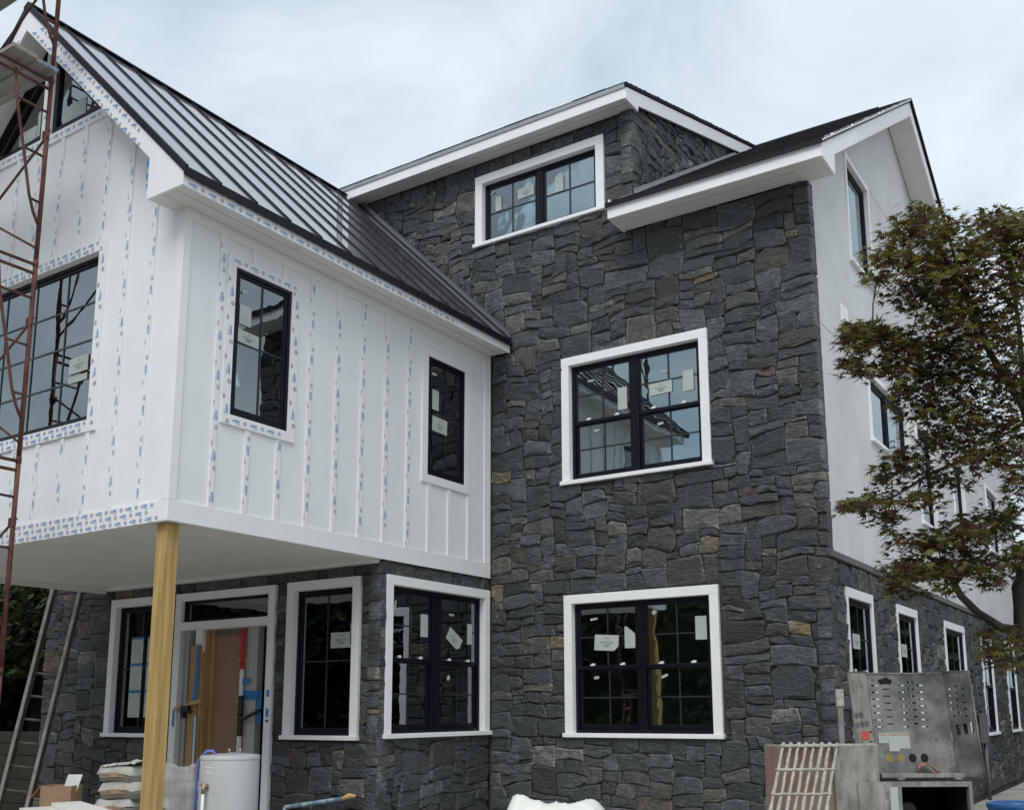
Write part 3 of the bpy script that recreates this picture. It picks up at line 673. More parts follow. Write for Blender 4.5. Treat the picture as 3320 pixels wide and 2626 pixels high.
# ---- white wing
WS = Wall('S', WX); WF = Wall('F', WY); CX = -10.11
w1 = (-4.515, -3.552, 4.278, 6.01); w2 = (-1.452, -0.48, 4.278, 6.0); gw_ = (-11.45, -8.775, 4.262, 6.29)
ss = holed(WS, WY + 0.02, 0.0, 3.25, 6.4, [ins(w1), ins(w2)], -0.16, -0.02).build('siding_wall', 'white_panel', house)
sf = holed(WF, WL + 0.02, WX - 0.032, 3.25, 6.45, [ins(gw_)], -0.16, -0.021)
sf.prism([(-7.62, WY + 0.021, 6.45), (-7.62, WY + 0.021, 6.5), (-8.9, WY + 0.021, 7.82), (-11.32, WY + 0.021, 7.82), (-12.6, WY + 0.021, 6.5), (-12.6, WY + 0.021, 6.45)], (0, 0.12, 0))
sf = sf.build('gable_wall', 'white_panel', house)
m = MB(); m.box(WL, WL + 0.14, WY + 0.02, 0.0, 3.25, 6.5); m.build('wing_left_wall', 'white_panel', house)
window(house, WS, *w1, tw=0.105, sill=False, wf=0.005, rec=0.012, stickers=[(-4.25, 5.45, 0.15, 0.21, 0, ''), (-4.2, 5.22, 0.27, 0.13, -0.04, 'text'), (-4.26, 5.7, 0.1, 0.03, 0.5, '')])
window(house, WS, *w2, tw=0.105, sill=False, wf=0.005, rec=0.012, stickers=[(-1.17, 5.37, 0.13, 0.26, 0, ''), (-1.08, 5.06, 0.3, 0.19, -0.03, 'text'), (-1.2, 5.7, 0.1, 0.03, 0, '')])
bigw = window(house, WF, *gw_, tw=0.125, sill=False, wf=0.005, rec=0.075, grid=(4, 4), stickers=[(-9.25, 5.05, 0.32, 0.17, 0.02, 'text'), (-9.25, 4.9, 0.32, 0.07, 0.02, '')])
film = Film()
m = MB(); WS.box(m, WY + 0.0205, 0.0, 3.242, 3.435, -0.02, 0.0); m.build('band_board', 'white_trim', ss, bevel=0.003)
m = MB(); WS.box(m, WY + 0.0205, -4.964, 3.436, 6.17, -0.02, 0.0); m.build('corner_board', 'white_trim', ss, bevel=0.003)
m = MB(); WS.box(m, WY + 0.0205, 0.0, 6.17, 6.278, -0.02, 0.001); m.build('frieze_board', 'white_trim', ss, bevel=0.003)
m = MB(); WS.box(m, -0.06, -0.001, 3.436, 6.17, -0.02, -0.001); m.build('corner_board', 'white_trim', ss, bevel=0.003)
hw = 0.031
for k in range(12):
    u = -4.58 + 0.41 * k
    segs = [(3.436, 6.17)]
    for wz in (w1, w2):
        if wz[0] - hw < u < wz[1] + hw: segs = [(3.436, wz[2]), (wz[3], 6.17)]
    if k == 11: u = -0.10
    for a, b in segs:
        m = MB(); WS.box(m, u - hw, u + hw, a, b, -0.02, -0.004); m.build('batten', 'white_trim', ss, bevel=0.002)
        if k < 8: film.strip(WS, u, a, b, -0.0025, hw, (k * 0.137) % 0.3, 1 if k % 2 == 0 else -1)
film.strip(WS, w1[0] + 0.05, w1[2], w1[3], 0.007, 0.05, 0.05); film.strip(WS, w1[1] - 0.05, w1[2], w1[3], 0.007, 0.05, 0.2)
film.band(WS, w1[0] + 0.02, w1[1] - 0.02, w1[3] - 0.1, w1[3], 0.009); film.band(WS, w1[0] + 0.1, w1[1] - 0.1, w1[2], w1[2] + 0.1, 0.007)
SFc = Wall('S', -7.25); film.band(SFc, -5.32, -1.3, 6.262, 6.405, 0.002); film.build(ss)
ff = Film()
m = MB(); WF.box(m, WL, WX, 3.242, 3.435, -0.02, 0.0); m.build('band_board', 'white_trim', sf, bevel=0.003); ff.band(WF, WL, -7.72, 3.244, 3.434, 0.002)
m = MB(); WF.box(m, -7.685, WX, 3.436, 6.6, -0.02, 0.0); m.build('corner_board', 'white_trim', sf, bevel=0.003)
m = MB(); WF.box(m, -11.35, -8.8, 7.70, 7.815, -0.02, 0.0); m.build('band_board', 'white_trim', sf, bevel=0.003); ff.band(WF, -11.3, -8.95, 7.705, 7.81, 0.002)
for k in range(11):
    u = -8.04 - 0.4225 * k
    top = min(7.70, 8.93 - 0.977 * abs(u - CX))
    segs = [(3.436, top)]
    if gw_[0] - hw < u < gw_[1] + hw: segs = [(3.436, gw_[2]), (gw_[3], top)]
    for a, b in segs:
        m = MB(); WF.box(m, u - hw, u + hw, a, b, -0.02, -0.004); m.build('batten', 'white_trim', sf, bevel=0.002)
        ff.strip(WF, u, a, b, -0.0025, hw, (k * 0.171) % 0.3, 1 if k % 2 else -1)
ff.strip(WF, gw_[1] - 0.06, gw_[2], gw_[3], 0.007, 0.055, 0.1); ff.band(WF, gw_[0], gw_[1] - 0.12, gw_[3] - 0.12, gw_[3] - 0.01, 0.009); ff.band(WF, gw_[0], gw_[1] - 0.1, gw_[2], gw_[2] + 0.12, 0.007)
RB = Wall('F', -5.345)
# gable triangles
def tri_window(pts, parent):
    c = (sum(p[0] for p in pts) / 3, sum(p[1] for p in pts) / 3); m = MB(); s = 0.80
    inn = [(c[0] + (p[0] - c[0]) * s, c[1] + (p[1] - c[1]) * s) for p in pts]
    Y0, Y1 = WY + 0.02, WY + 0.09
    for i in range(3):
        j = (i + 1) % 3; q = [pts[i], pts[j], inn[j], inn[i]]
        m.prism([(p[0], Y0, p[1]) for p in q], (0, Y1 - Y0, 0))
    w = m.build('window', 'black_frame', parent)
    g_ = MB(); g_.prism([(p[0], WY + 0.05, p[1]) for p in inn], (0, 0.006, 0)); g_.build('pane', 'glass', w); return w
tw_r = tri_window([(-9.98, 7.82), (-9.04, 7.82), (-9.98, 8.76)], house); tw_l = tri_window([(-10.16, 7.82), (-10.16, 8.76), (-11.10, 7.82)], house)
sticker(WF, tw_r, (-9.62, 8.0, 0.42, 0.2, 0.03, ''), -0.045); sticker(WF, tw_l, (-10.5, 7.99, 0.34, 0.16, 0.03, ''), -0.045); sticker(WF, tw_l, (-10.27, 8.07, 0.1, 0.3, 0.0, ''), -0.045)
m = MB(); WF.box(m, -10.16, -9.98, 7.815, 8.95, -0.1, 0.0); m.build('mullion_board', 'white_trim', house); ff.strip(WF, -10.07, 7.85, 8.7, 0.002, 0.08)
# wing roof
EX, EZ, RZ = -7.22, 6.435, 9.285
slp = (RZ - EZ) / (EX - CX)
def xz(side, x): return CX + side * (x - CX)
metal = None
for side in (1, -1):
    m = MB(); m.prism([(xz(side, EX), -5.35, EZ), (CX, -5.35, RZ), (CX, -5.35, RZ - 0.05), (xz(side, EX), -5.35, EZ - 0.05)], (0, 5.345, 0))
    o = m.build('metal_roof', 'roof_metal', house)
    metal = metal or o
    nrm = Vector((side * slp, 0, 1)).normalized(); A = Vector((xz(side, EX), 0, EZ)); B = Vector((CX, 0, RZ)); d = (A - B).normalized()
    for k in range(13):
        yy = -5.345 + 0.0 if k == 0 else -4.951 + 0.4433 * (k - 1); hwid = 0.007 if k else 0.014
        p = [A + d * 0.012, B, B + nrm * 0.019, A + d * 0.012 + nrm * 0.019]
        q = MB(); q.prism([(t_.x, yy - hwid, t_.z) for t_ in p], (0, 2 * hwid, 0)); q.build('standing_seam', 'roof_seam', o)
    q = MB(); q.box(xz(side, EX) - 0.008, xz(side, EX) + 0.008, -5.36, -0.05, EZ - 0.085, EZ - 0.001); q.build('drip_edge', 'drip', o)
    q = MB(); e0 = (xz(side, EX + 0.02), EZ - 0.06); q.prism([(e0[0], -5.362, e0[1] - 0.015), (CX, -5.362, RZ - 0.055), (CX, -5.362, RZ + 0.03), (e0[0], -5.362, e0[1] + 0.045)], (0, 0.014, 0)); q.build('drip_edge', 'drip', o)
    poly = [(-7.25, 6.268), (-7.25, 6.39), (CX, 9.22), (CX, 8.975), (-7.765, 6.69), (-7.768, 6.27)]
    q = MB(); q.prism([(xz(side, p[0]), -5.345, p[1]) for p in poly], (0, 0.025, 0)); q.build('rake_board', 'white_trim', o)
    q = MB(); q.prism([(xz(side, p[0]), -5.319, p[1]) for p in [(-7.74, 6.69), (-7.74, 6.72), (CX, 9.03), (CX, 9.0)]], (0, 0.27, 0)); q.build('rake_soffit', 'soffit', o)
    q = MB(); a, b = sorted((xz(side, -7.25), xz(side, -7.27))); q.box(a, b, -5.319, -0.03, 6.262, 6.36); q.box(a, b, -5.319, -0.03, 6.36, 6.40); q.build('fascia_board', 'white_trim', o)
    a, b = sorted((xz(side, -7.271), xz(side, -7.40))); q = MB(); q.box(a, b, -5.319, -0.03, 6.275, 6.29); q.build('soffit_board', 'soffit', o)
    a, b = sorted((xz(side, -7.415), xz(side, -7.577))); q = MB(); q.box(a, b, -5.319, -0.03, 6.279, 6.292); q.build('soffit_board', 'soffit', o)
    a, b = sorted((xz(side, -7.577), xz(side, -7.77))); q = MB(); q.box(a, b, -5.319, WY, 6.275, 6.29); q.build('soffit_board', 'soffit', o)
    if side == 1: ff.slope(RB, (-9.98, 8.98), (-7.85, 6.87), 0.19, 0.002)
    else: ff.slope(RB, (xz(-1, -7.85), 6.87), (xz(-1, -9.98), 8.98), 0.19, 0.002)
q = MB(); q.prism([(CX - 0.07, -5.365, RZ - 0.03), (CX - 0.07, -5.365, RZ - 0.01), (CX, -5.365, RZ + 0.035), (CX + 0.07, -5.365, RZ - 0.01), (CX + 0.07, -5.365, RZ - 0.03), (CX, -5.365, RZ + 0.02)], (0, 5.2, 0)); q.build('ridge_cap', 'roof_seam', metal)
q = MB(); q.prism([(EX, -0.065, EZ + 0.005), (CX, -0.065, RZ + 0.005), (CX, -0.065, RZ + 0.11), (EX, -0.065, EZ + 0.11)], (0, 0.02, 0)); q.build('flashing', 'roof_metal', metal)
ff.build(sf)
for x, y_, r_ in ((-7.67, WY - 0.002, 0), ):
    q = MB(); q.box(-7.79, -7.768, -5.349, -5.346, 6.6, 6.68); q.box(-7.79, -7.77, -5.349, -5.346, 6.47, 6.53); q.box(-7.785, -7.77, -5.349, -5.346, 6.38, 6.42); q.build('tape', 'tape_blue', house)

# porch soffit of narrow boards
q = MB(); q.box(WL + 0.02, WX - 0.022, WY + 0.022, EY + 0.0, 3.262, 3.30); ps = q.build('porch_soffit', 'soffit', house)
x = WL + 0.01
while x < WX - 0.05:
    q = MB(); q.box(x + 0.006, min(x + 0.145, WX - 0.022), WY + 0.021, EY - 0.0, 3.246, 3.261); q.build('soffit_plank', 'soffit', ps, bevel=0.006); x += 0.151
q = MB(); q.box(WL - 0.02, WL + 0.009, WY, EY, 3.17, 3.45); q.build('edge_board', 'soffit', ps)
q = MB(); q.box(-12.6, WX - 0.06, EY - 0.06, EY + 0.05, 3.2, 3.245); q.build('edge_board', 'soffit', ps)
# interior slabs
q = MB(); q.box(-13.8, -3.4, -1.9, 15.2, 0.2, 0.3); q.build('floor_slab', 'interior', house)
q = MB(); q.box(-13.8, -3.4, 0.25, 15.2, 3.15, 3.45); q.build('floor_slab', 'interior', house)
q = MB(); q.box(-12.4, -7.8, -1.95, 0.2, 3.301, 3.4); q.box(-12.4, -7.8, -4.9, -1.96, 3.301, 3.36); q.build('floor_slab', 'interior', house)
q = MB(); q.box(-12.4, -3.4, 0.25, 9.5, 6.25, 6.5); q.build('floor_slab', 'interior', house)
q = MB(); q.box(-13.8, -3.4, 4.2, 4.3, 0.301, 9.2); q.build('partition', 'interior', house)
q = MB(); q.box(-13.9, -13.8, -2.0, 15.3, 0.0, 8.0); q.box(-13.8, -3.4, 15.2, 15.3, 0.0, 8.0); q.build('rear_wall', 'interior', house)
q = MB(); q.box(-12.5, -7.75, -0.1, 0.0, 3.4, 6.4); q.build('partition', 'interior', house)
q = MB(); q.box(-13.9, -3.3, 9.9, 15.5, 7.6, 7.7); q.build('flat_roof', 'drip', house)
for X in (-5.2, -6.0, -4.62):
    q = MB(); q.box(X, X + 0.09, 1.6, 1.64, 0.301, 3.14); q.build('stud', 'lumber', house)

# ---- front door
FD = Wall('F', EY)
q = MB(); FD.box(q, dr[0], dr[0] + 0.115, 0.3, 3.067, -0.18, 0.005); FD.box(q, dr[1] - 0.11, dr[1], 0.3, 3.067, -0.18, 0.005); FD.box(q, dr[0] + 0.116, dr[1] - 0.111, 2.968, 3.067, -0.18, 0.006); FD.box(q, dr[0] + 0.116, dr[1] - 0.111, 2.585, 2.69, -0.18, 0.003)
door = q.build('door_surround', 'white_trim', house, bevel=0.003)
q = MB(); FD.ring(q, -11.013, -9.397, 2.691, 2.967, 0.035, -0.11, -0.05); q.build('transom_frame', 'black_frame', door)
q = MB(); FD.box(q, -10.977, -9.433, 2.727, 2.931, -0.085, -0.08); q.build('pane', 'glass', door)
q = MB(); FD.box(q, -11.013, -10.955, 0.3, 2.584, -0.2, -0.02); FD.box(q, -10.955, -10.90, 0.3, 2.584, -0.2, -0.06); q.build('side_jamb', 'jamb_grey', door)
q = MB(); FD.box(q, -10.90, -10.80, 0.3, 2.584, -0.24, -0.17); q.build('sidelight_frame', 'black_frame', door)
q = MB(); FD.box(q, -10.80, -10.67, 0.3, 2.584, -0.24, -0.08); q.build('door_post', 'white_trim', door)
q = MB(); FD.box(q, -9.845, -9.66, 0.3, 2.584, -0.24, -0.1); q.build('door_post', 'jamb_grey', door)
q = MB(); FD.box(q, -9.659, -9.40, 0.3, 2.584, -0.26, -0.2); q.build('sidelight_frame', 'black_frame', door)
q = MB(); FD.box(q, -10.669, -10.60, 0.3, 2.584, -0.24, -0.13); FD.box(q, -10.60, -10.53, 0.3, 2.584, -0.24, -0.16); q.build('door_jamb', 'lumber', door)
q = MB(); FD.box(q, -10.528, -9.847, 0.3, 2.52, -0.23, -0.19); q.build('door_leaf', 'kraft', door)
for v in (2.17, 1.66, 1.48):
    q = MB(); FD.box(q, -10.1, -9.93, v, v + 0.012, -0.19, -0.188); q.build('tape', 'paper', door)
q = MB(); FD.box(q, -10.528, -9.847, 2.521, 2.584, -0.24, -0.15); q.build('door_head', 'alu_dark', door)
q = MB(); FD.box(q, -10.83, -10.795, 0.3, 2.39, -0.16, -0.035); FD.box(q, -10.795, -10.665, 0.3, 2.39, -0.079, -0.03); FD.box(q, -10.666, -10.60, 0.3, 2.30, -0.128, -0.09); q.build('post_guard', 'lumber', door)
q = MB(); q.add([FD.P(-10.70, 2.38, -0.027), FD.P(-10.65, 2.38, -0.027), FD.P(-10.66, 1.75, -0.027), FD.P(-10.70, 1.66, -0.027), FD.P(-10.74, 1.7, -0.027)], [(4, 3, 2, 1, 0)]); FD.box(q, -10.70, -10.66, 0.3, 1.5, -0.028, -0.026); q.build('tape', 'tape_blue', door)
q = MB(); FD.box(q, -9.90, -9.74, 1.88, 1.95, -0.06, -0.055); FD.box(q, -9.87, -9.60, 1.69, 1.80, -0.09, -0.085); FD.box(q, -9.62, -9.55, 1.4, 1.8, -0.1, -0.095); q.build('tape', 'tape_blue', door)
for v0, v1, mt in ((1.72, 1.80, 'ink_blue'), (1.48, 1.58, 'ink_blue'), (1.42, 1.45, 'ink_dark')):
    q = MB(); FD.box(q, -9.36, -9.31, v0, v1, 0.005, 0.0065); q.build('product_label', mt, door)

# ================================================================== things on the site
r_ = Vector((0.8405, 0.5417, 0)); d_ = Vector((-0.5417, 0.8405, 0))
# porch post
q = MB(); q.box(-7.815, -7.675, -4.98, -4.84, 0.0, 3.241)
tag(q.build('porch_post', 'pine', bevel=0.006, bottom=True), 'yellow raw timber post holding up the corner of the white wing', 'post')

# ---- scaffold
SCX, SY0, SY1 = -8.85, -5.735, -7.24
scaf = empty('scaffold', (SCX - 1.0, (SY0 + SY1) / 2, 0), 'rusty red tubular steel scaffold tower in front of the white gable', 'scaffold')
def scaf_frame(X, T):
    m = MB()
    for dz in (0.012, 0.10): m.tube([(X, SY0, T - dz), (X, SY1, T - dz)], 0.016, 8)
    t = m.build('end_frame', 'rust_steel', scaf, smooth=True)
    m = MB(); m.tube([(X, SY0, T - 1.92), (X, SY0, T)], 0.022, 8); m.tube([(X, SY0, T - 0.03), (X, SY0, T + 0.03)], 0.026, 8); m.build('leg', 'rust_steel', t, smooth=True)
    m = MB(); m.tube([(X, SY1, T - 1.92), (X, SY1, T)], 0.022, 8); m.build('leg', 'rust_steel', t, smooth=True)
    for s, Y in ((1, SY0), (-1, SY1)):
        f = lambda dy: Y - s * dy
        m = MB(); m.tube([(X, f(0.36), T - 0.06), (X, f(0.315), T - 0.4), (X, f(0.215), T - 0.84), (X, f(0.125), T - 1.26), (X, f(0.07), T - 1.42), (X, f(0.0), T - 1.55)], 0.015, 8); m.build('brace_tube', 'rust_steel', t, smooth=True)
        for dz, dy in ((0.35, 0.32), (0.82, 0.22), (1.3, 0.115)):
            m = MB(); m.tube([(X, f(0.0), T - dz), (X, f(dy), T - dz + 0.006)], 0.013, 6); m.build('rung', 'rust_steel', t, smooth=True)
        m = MB(); m.box(X + 0.02, X + 0.05, min(Y, f(0.02)), max(Y, f(0.02)), T - 0.62, T - 0.54); m.box(X - 0.05, X - 0.02, min(Y, f(0.02)), max(Y, f(0.02)), T - 0.62, T - 0.54); m.tube([(X - 0.06, Y, T - 0.555), (X + 0.06, Y, T - 0.555)], 0.007, 6); m.build('brace_lock', 'rust_steel', t)
for i, T in enumerate((1.91, 3.83, 5.75, 7.67, 9.59)):
    scaf_frame(SCX, T); scaf_frame(SCX - 2.13, T)
    for s_ in (0, 1):
        m = MB(); z0, z1 = (T - 0.555, T - 1.75) if s_ == 0 else (T - 1.75, T - 0.555)
        m.tube([(SCX - 0.03, SY0 - 0.02 * s_ + 0.03, z0), (SCX - 2.1, SY0 - 0.02 * s_ + 0.03, z1)], 0.0125, 6); m.build('cross_brace', 'rust_steel', scaf, smooth=True)
def plank(x0, x1, y0, y1, z0, label, mat='grey_plank'):
    m = MB(); m.box(x0, x1, y0, y1, z0, z0 + 0.042); return tag(m.build('scaffold_plank', mat, bevel=0.004), label, 'plank', 'scaffold planks')
pb = plank(-11.4, -8.72, -5.98, -5.75, 7.695, 'weathered scaffold plank with blue painted edge below the gable peak')
q = MB(); q.box(-8.719, -8.712, -5.978, -5.752, 7.697, 7.735); q.build('painted_end', 'paint_pole', pb)
plank(-11.4, -8.68, -6.23, -5.99, 7.695, 'weathered grey scaffold plank beside the one with a blue edge')
plank(-11.4, -9.2, -6.48, -6.245, 7.695, 'short weathered grey scaffold plank next to the outer ledger')
plank(-11.4, -8.78, -6.3, -5.80, 8.79, 'wide dark scaffold plank high above the gable peak')
plank(-11.4, -9.02, -6.02, -5.80, 3.855, 'grey scaffold plank end at the second scaffold joint')

# ---- leaning ladder beside the left stone corner
lt = Vector((-13.15, -2.35, 4.6)); 
La, Lb = Vector((-12.96, -3.12, 0.0)), Vector((-12.84, -2.48, 3.9))
lad = empty('ladder', La, 'old aluminium ladder leaning beside the stone corner behind the scaffold', 'ladder')
ld = (Lb - La).normalized(); lside = Vector((0.84, 0.54, 0.0)); lside = (lside - ld * lside.dot(ld)).normalized(); ln = ld.cross(lside).normalized(); LL = (Lb - La).length
for s in (-1, 1):
    c0 = La + lside * s * 0.19; m = MB()
    FL = lambda a, b, c: c0 + lside * a + ln * b + ld * c
    m.obox(FL, -0.022, 0.022, -0.045, 0.045, 0, LL); m.build('rail', 'alu', lad)
    m = MB(); m.obox(FL, 0.0225, 0.03, -0.05, 0.05, 0, LL); m.build('rail_flange', 'alu_dark', lad)
k = 0.25
while k < LL - 0.1:
    m = MB(); m.tube([La + lside * -0.19 + ld * k, La + lside * 0.19 + ld * k], 0.017, 8); m.build('rung', 'alu_dark', lad, smooth=True); k += 0.305

# ---- sacks of mortar
def sack_mesh(L, W, H, seed):
    r = random.Random(seed); m = MB(); nx, ny = 14, 8; vs = {}
    def pt(i, j, top):
        u = -1 + 2 * i / nx; v = -1 + 2 * j / ny
        x = math.copysign(abs(u) ** 0.75, u) * L / 2; y = math.copysign(abs(v) ** 0.75, v) * W / 2
        e = max(0.0, (1 - abs(u) ** 12) * (1 - abs(v) ** 12)); n_ = noise.noise((x * 7 + seed * 5, y * 7, top * 3.3 + seed)) * 0.014
        z = (H / 2 * (e ** 0.22) + n_) if top else (-H / 2 * (e ** 0.22) + n_ * 0.3)
        k = 1 - 0.04 * (1 - e); return (x * k, y * k, z + 0.012 * math.sin(u * 2 + seed))
    V = []; idx = {}
    for top in (1, 0):
        for i in range(nx + 1):
            for j in range(ny + 1):
                idx[(i, j, top)] = len(V); V.append(pt(i, j, top))
    F = []
    for i in range(nx):
        for j in range(ny):
            F.append((idx[(i, j, 1)], idx[(i + 1, j, 1)], idx[(i + 1, j + 1, 1)], idx[(i, j + 1, 1)])); F.append((idx[(i, j + 1, 0)], idx[(i + 1, j + 1, 0)], idx[(i + 1, j, 0)], idx[(i, j, 0)]))
    return V, F
def sack(x, y, z, L, W, H, rz, seed, label, pr=True):
    V, F = sack_mesh(L, W, H, seed); c, s = math.cos(rz), math.sin(rz); m = MB()
    m.add([(x + a * c - b * s, y + a * s + b * c, z + d + H / 2) for a, b, d in V], F)
    o = m.build('mortar_sack', 'sack', smooth=True)
    tag(o, label, 'sack', 'stacked mortar sacks')
    if pr:
        p = MB()
        for (a0, a1, z0, z1) in ((-0.20, 0.17, 0.36, 0.44), (-0.05, 0.09, 0.44, 0.62), (-0.19, -0.05, 0.50, 0.54), (0.10, 0.2, 0.50, 0.54)):
            n_ = 8; vs = []
            for i in range(n_ + 1):
                a = a0 + (a1 - a0) * i / n_; yy = -W / 2 * (0.982) - 0.004
                for zz in (z0, z1): vs.append((x + a * c - yy * s, y + a * s + yy * c, z + H * zz + 0.008 * math.sin(a * 9)))
            p.add(vs, [(2 * i, 2 * i + 2, 2 * i + 3, 2 * i + 1) for i in range(n_)])
        p.build('sack_print', 'sack_print', o)
    return o
pal_ = empty('pallet', (-8.6, -4.35, 0), 'wooden pallet under the mortar sacks by the timber post', 'pallet')
for k in range(6):
    q = MB(); q.box(-9.1, -8.0, -4.65 + k * 0.11, -4.65 + k * 0.11 + 0.085, 0.10, 0.122); q.build('deck_board', 'lumber', pal_)
for X in (-9.08, -8.6, -8.1):
    q = MB(); q.box(X, X + 0.06, -4.64, -4.02, 0.0, 0.099); q.build('bearer', 'lumber', pal_)
zz = 0.122
for k in range(6):
    top = k == 5
    nm = ['bottom', 'second', 'third', 'fourth', 'second highest', 'topmost'][k]
    sack(-8.73 + (0.06, -0.03, 0.02, -0.015, 0.035, -0.005)[k], -4.42, zz, 0.56, 0.40, 0.152, (0.02, -0.03, 0.04, 0.0, -0.02, -0.03)[k], 3 + k, 'grey paper mortar sack with orange print, %s of the stack left of the post' % nm); zz += 0.1525
zz = 0.122
for k in range(5):
    nm = ['bottom', 'second', 'third', 'fourth', 'topmost'][k]
    sack(-8.20, -4.30 + (0.01, -0.02, 0.015, 0, 0.02)[k], zz, 0.44, 0.40, 0.155, 0.03 * (k % 2), 30 + k, 'plain grey mortar sack, %s of the stack right of the post' % nm, False); zz += 0.1555
# crumpled paper on top of the left stack and cardboard on the right
def crumple(name, F, nu, nv, a0, a1, b0, b1, h, amp, fr, mat, label, cat, seed, th=0.004, smooth=True):
    m = MB(); top = []; V = []
    for i in range(nu + 1):
        for j in range(nv + 1):
            a = a0 + (a1 - a0) * i / nu; b = b0 + (b1 - b0) * j / nv
            n_ = noise.noise((a * fr + seed, b * fr, seed * 1.7)) * amp + noise.noise((a * fr * 2.7, b * fr * 2.7 + seed, 3)) * amp * 0.45
            V.append(F(a, b, h(a, b) + n_))
    m.v = [tuple(p) for p in V]
    m.f = [(i * (nv + 1) + j, (i + 1) * (nv + 1) + j, (i + 1) * (nv + 1) + j + 1, i * (nv + 1) + j + 1) for i in range(nu) for j in range(nv)]
    o = m.build(name, mat, smooth=smooth); sd_ = o.modifiers.new('thick', 'SOLIDIFY'); sd_.thickness = th; return tag(o, label, cat) if label else o
FX = lambda a, b, c: Vector((a, b, c))
crumple('paper_wrap', FX, 14, 10, -8.95, -8.45, -4.6, -4.24, lambda a, b: 1.045 + 0.045 * math.exp(-((a + 8.5) ** 2 + (b + 4.4) ** 2) * 12), 0.03, 9, 'sack', 'crumpled grey paper lying on the topmost mortar sack', 'paper', 2.3, smooth=False)
crumple('cardboard_sheet', FX, 6, 6, -8.42, -8.0, -4.52, -4.16, lambda a, b: 0.945 + 0.02 * (a + 8.2), 0.03, 5, 'cardboard', 'loose brown cardboard sheet on the sacks right of the post', 'cardboard', 5.1)

# ---- clear plastic sheet over the sack end
pl = MB(); nu, nv = 12, 14
for i in range(nu + 1):
    for j in range(nv + 1):
        t = j / nv; a = i / nu
        wdt = 0.36 * (1 - 0.45 * t); cx = -7.93 + 0.06 * t
        p = Vector((cx, -4.52 + 0.05 * t, 1.07 - 0.75 * t)) + r_ * ((a - 0.5) * wdt)
        p += d_ * (0.035 * math.sin(a * 19 + t * 4) + 0.03 * noise.noise((a * 5, t * 6, 2))); p.z += 0.02 * math.sin(a * 7) * (1 - t)
        pl.v.append(tuple(p))
pl.f = [(i * (nv + 1) + j, (i + 1) * (nv + 1) + j, (i + 1) * (nv + 1) + j + 1, i * (nv + 1) + j + 1) for i in range(nu) for j in range(nv)]
o = pl.build('plastic_sheet', 'clear_film', smooth=True); sd_ = o.modifiers.new('thick', 'SOLIDIFY'); sd_.thickness = 0.002
tag(o, 'crinkled clear plastic sheet hanging between the post and the water heater', 'plastic sheet')

# ---- water heater
hc = Vector((-7.40, -4.36, 0)); hr = 0.262
wh = empty('water_heater', hc, 'white cylindrical water heater standing in front of the entry door', 'water heater')
q = MB(); q.lathe(hc, [(hr * 0.97, 0.0), (hr, 0.02), (hr, 1.12), (hr * 0.985, 1.135)], 48); q.build('tank', 'heater', wh, smooth=False)
q = MB(); q.lathe(hc + Vector((0, 0, 1.125)), [(hr * 1.012, 0), (hr * 1.012, 0.022), (hr * 0.99, 0.034), (hr * 0.6, 0.045)], 48); q.build('lid', 'heater', wh, smooth=False)
for m_ in wh.children:
    for p in m_.data.polygons: p.use_smooth = len(p.vertices) == 4
    m_.data.set_sharp_from_angle(angle=0.6) if hasattr(m_.data, 'set_sharp_from_angle') else None
vd = Vector((CAM.x - hc.x, CAM.y - hc.y, 0)).normalized(); vs_ = Vector((-vd.y, vd.x, 0))   # toward the lane, and to its right
def HP(ang, z, rr=hr): 
    e_ = vd * math.cos(ang) + vs_ * math.sin(ang); return hc + e_ * rr + Vector((0, 0, z))
q = MB(); q.tube([HP(-0.78, 0.90), HP(-0.78, 0.90, hr + 0.05)], 0.022, 10); q.tube([HP(-0.78, 0.90, hr + 0.03), HP(-0.88, 0.93, hr + 0.05)], 0.014, 8); q.tube([HP(-0.78, 0.91, hr + 0.045), HP(-0.78, 0.84, hr + 0.045)], 0.016, 8); q.build('relief_valve', 'brass', wh, smooth=True)
q = MB(); q.tube([HP(-0.78, 0.84, hr + 0.045), HP(-0.80, 0.35, hr + 0.045)], 0.014, 8); q.build('discharge_pipe', 'plastic_white', wh, smooth=True)
for z0 in (1.01, 1.055):
    q = MB(); ang = [-0.9 + 0.04 * i for i in range(9)]
    q.add([HP(a, z0 + dz, hr + 0.002) for a in ang for dz in (0, 0.012)], [(2 * i, 2 * i + 2, 2 * i + 3, 2 * i + 1) for i in range(8)]); q.build('label_strip', 'plastic_white', wh)
tp = hc + Vector((0, 0, 1.165))
q = MB(); q.obox(lambda a, b, c: tp + vs_ * a + vd * b + Vector((0, 0, c)), -0.02, 0.1, -0.03, 0.03, 0, 0.02); q.build('flue_plate', 'flashing', wh)
for a in (-0.01, 0.085):
    q = MB(); q.tube([tp + vs_ * a, tp + vs_ * a + Vector((0, 0, 0.05))], 0.012, 8); q.build('water_nipple', 'brass', wh, smooth=True)
q = MB(); q.tube([HP(-1.5, 0.55, hr + 0.02), HP(-1.52, 0.95, hr + 0.02), HP(-1.45, 1.12, hr + 0.01), HP(-1.35, 1.20, hr - 0.05), HP(-1.2, 1.20, hr - 0.10), HP(-1.1, 1.165, hr - 0.12)], 0.013, 8); q.build('blue_pipe', 'blue_pipe', wh, smooth=True)

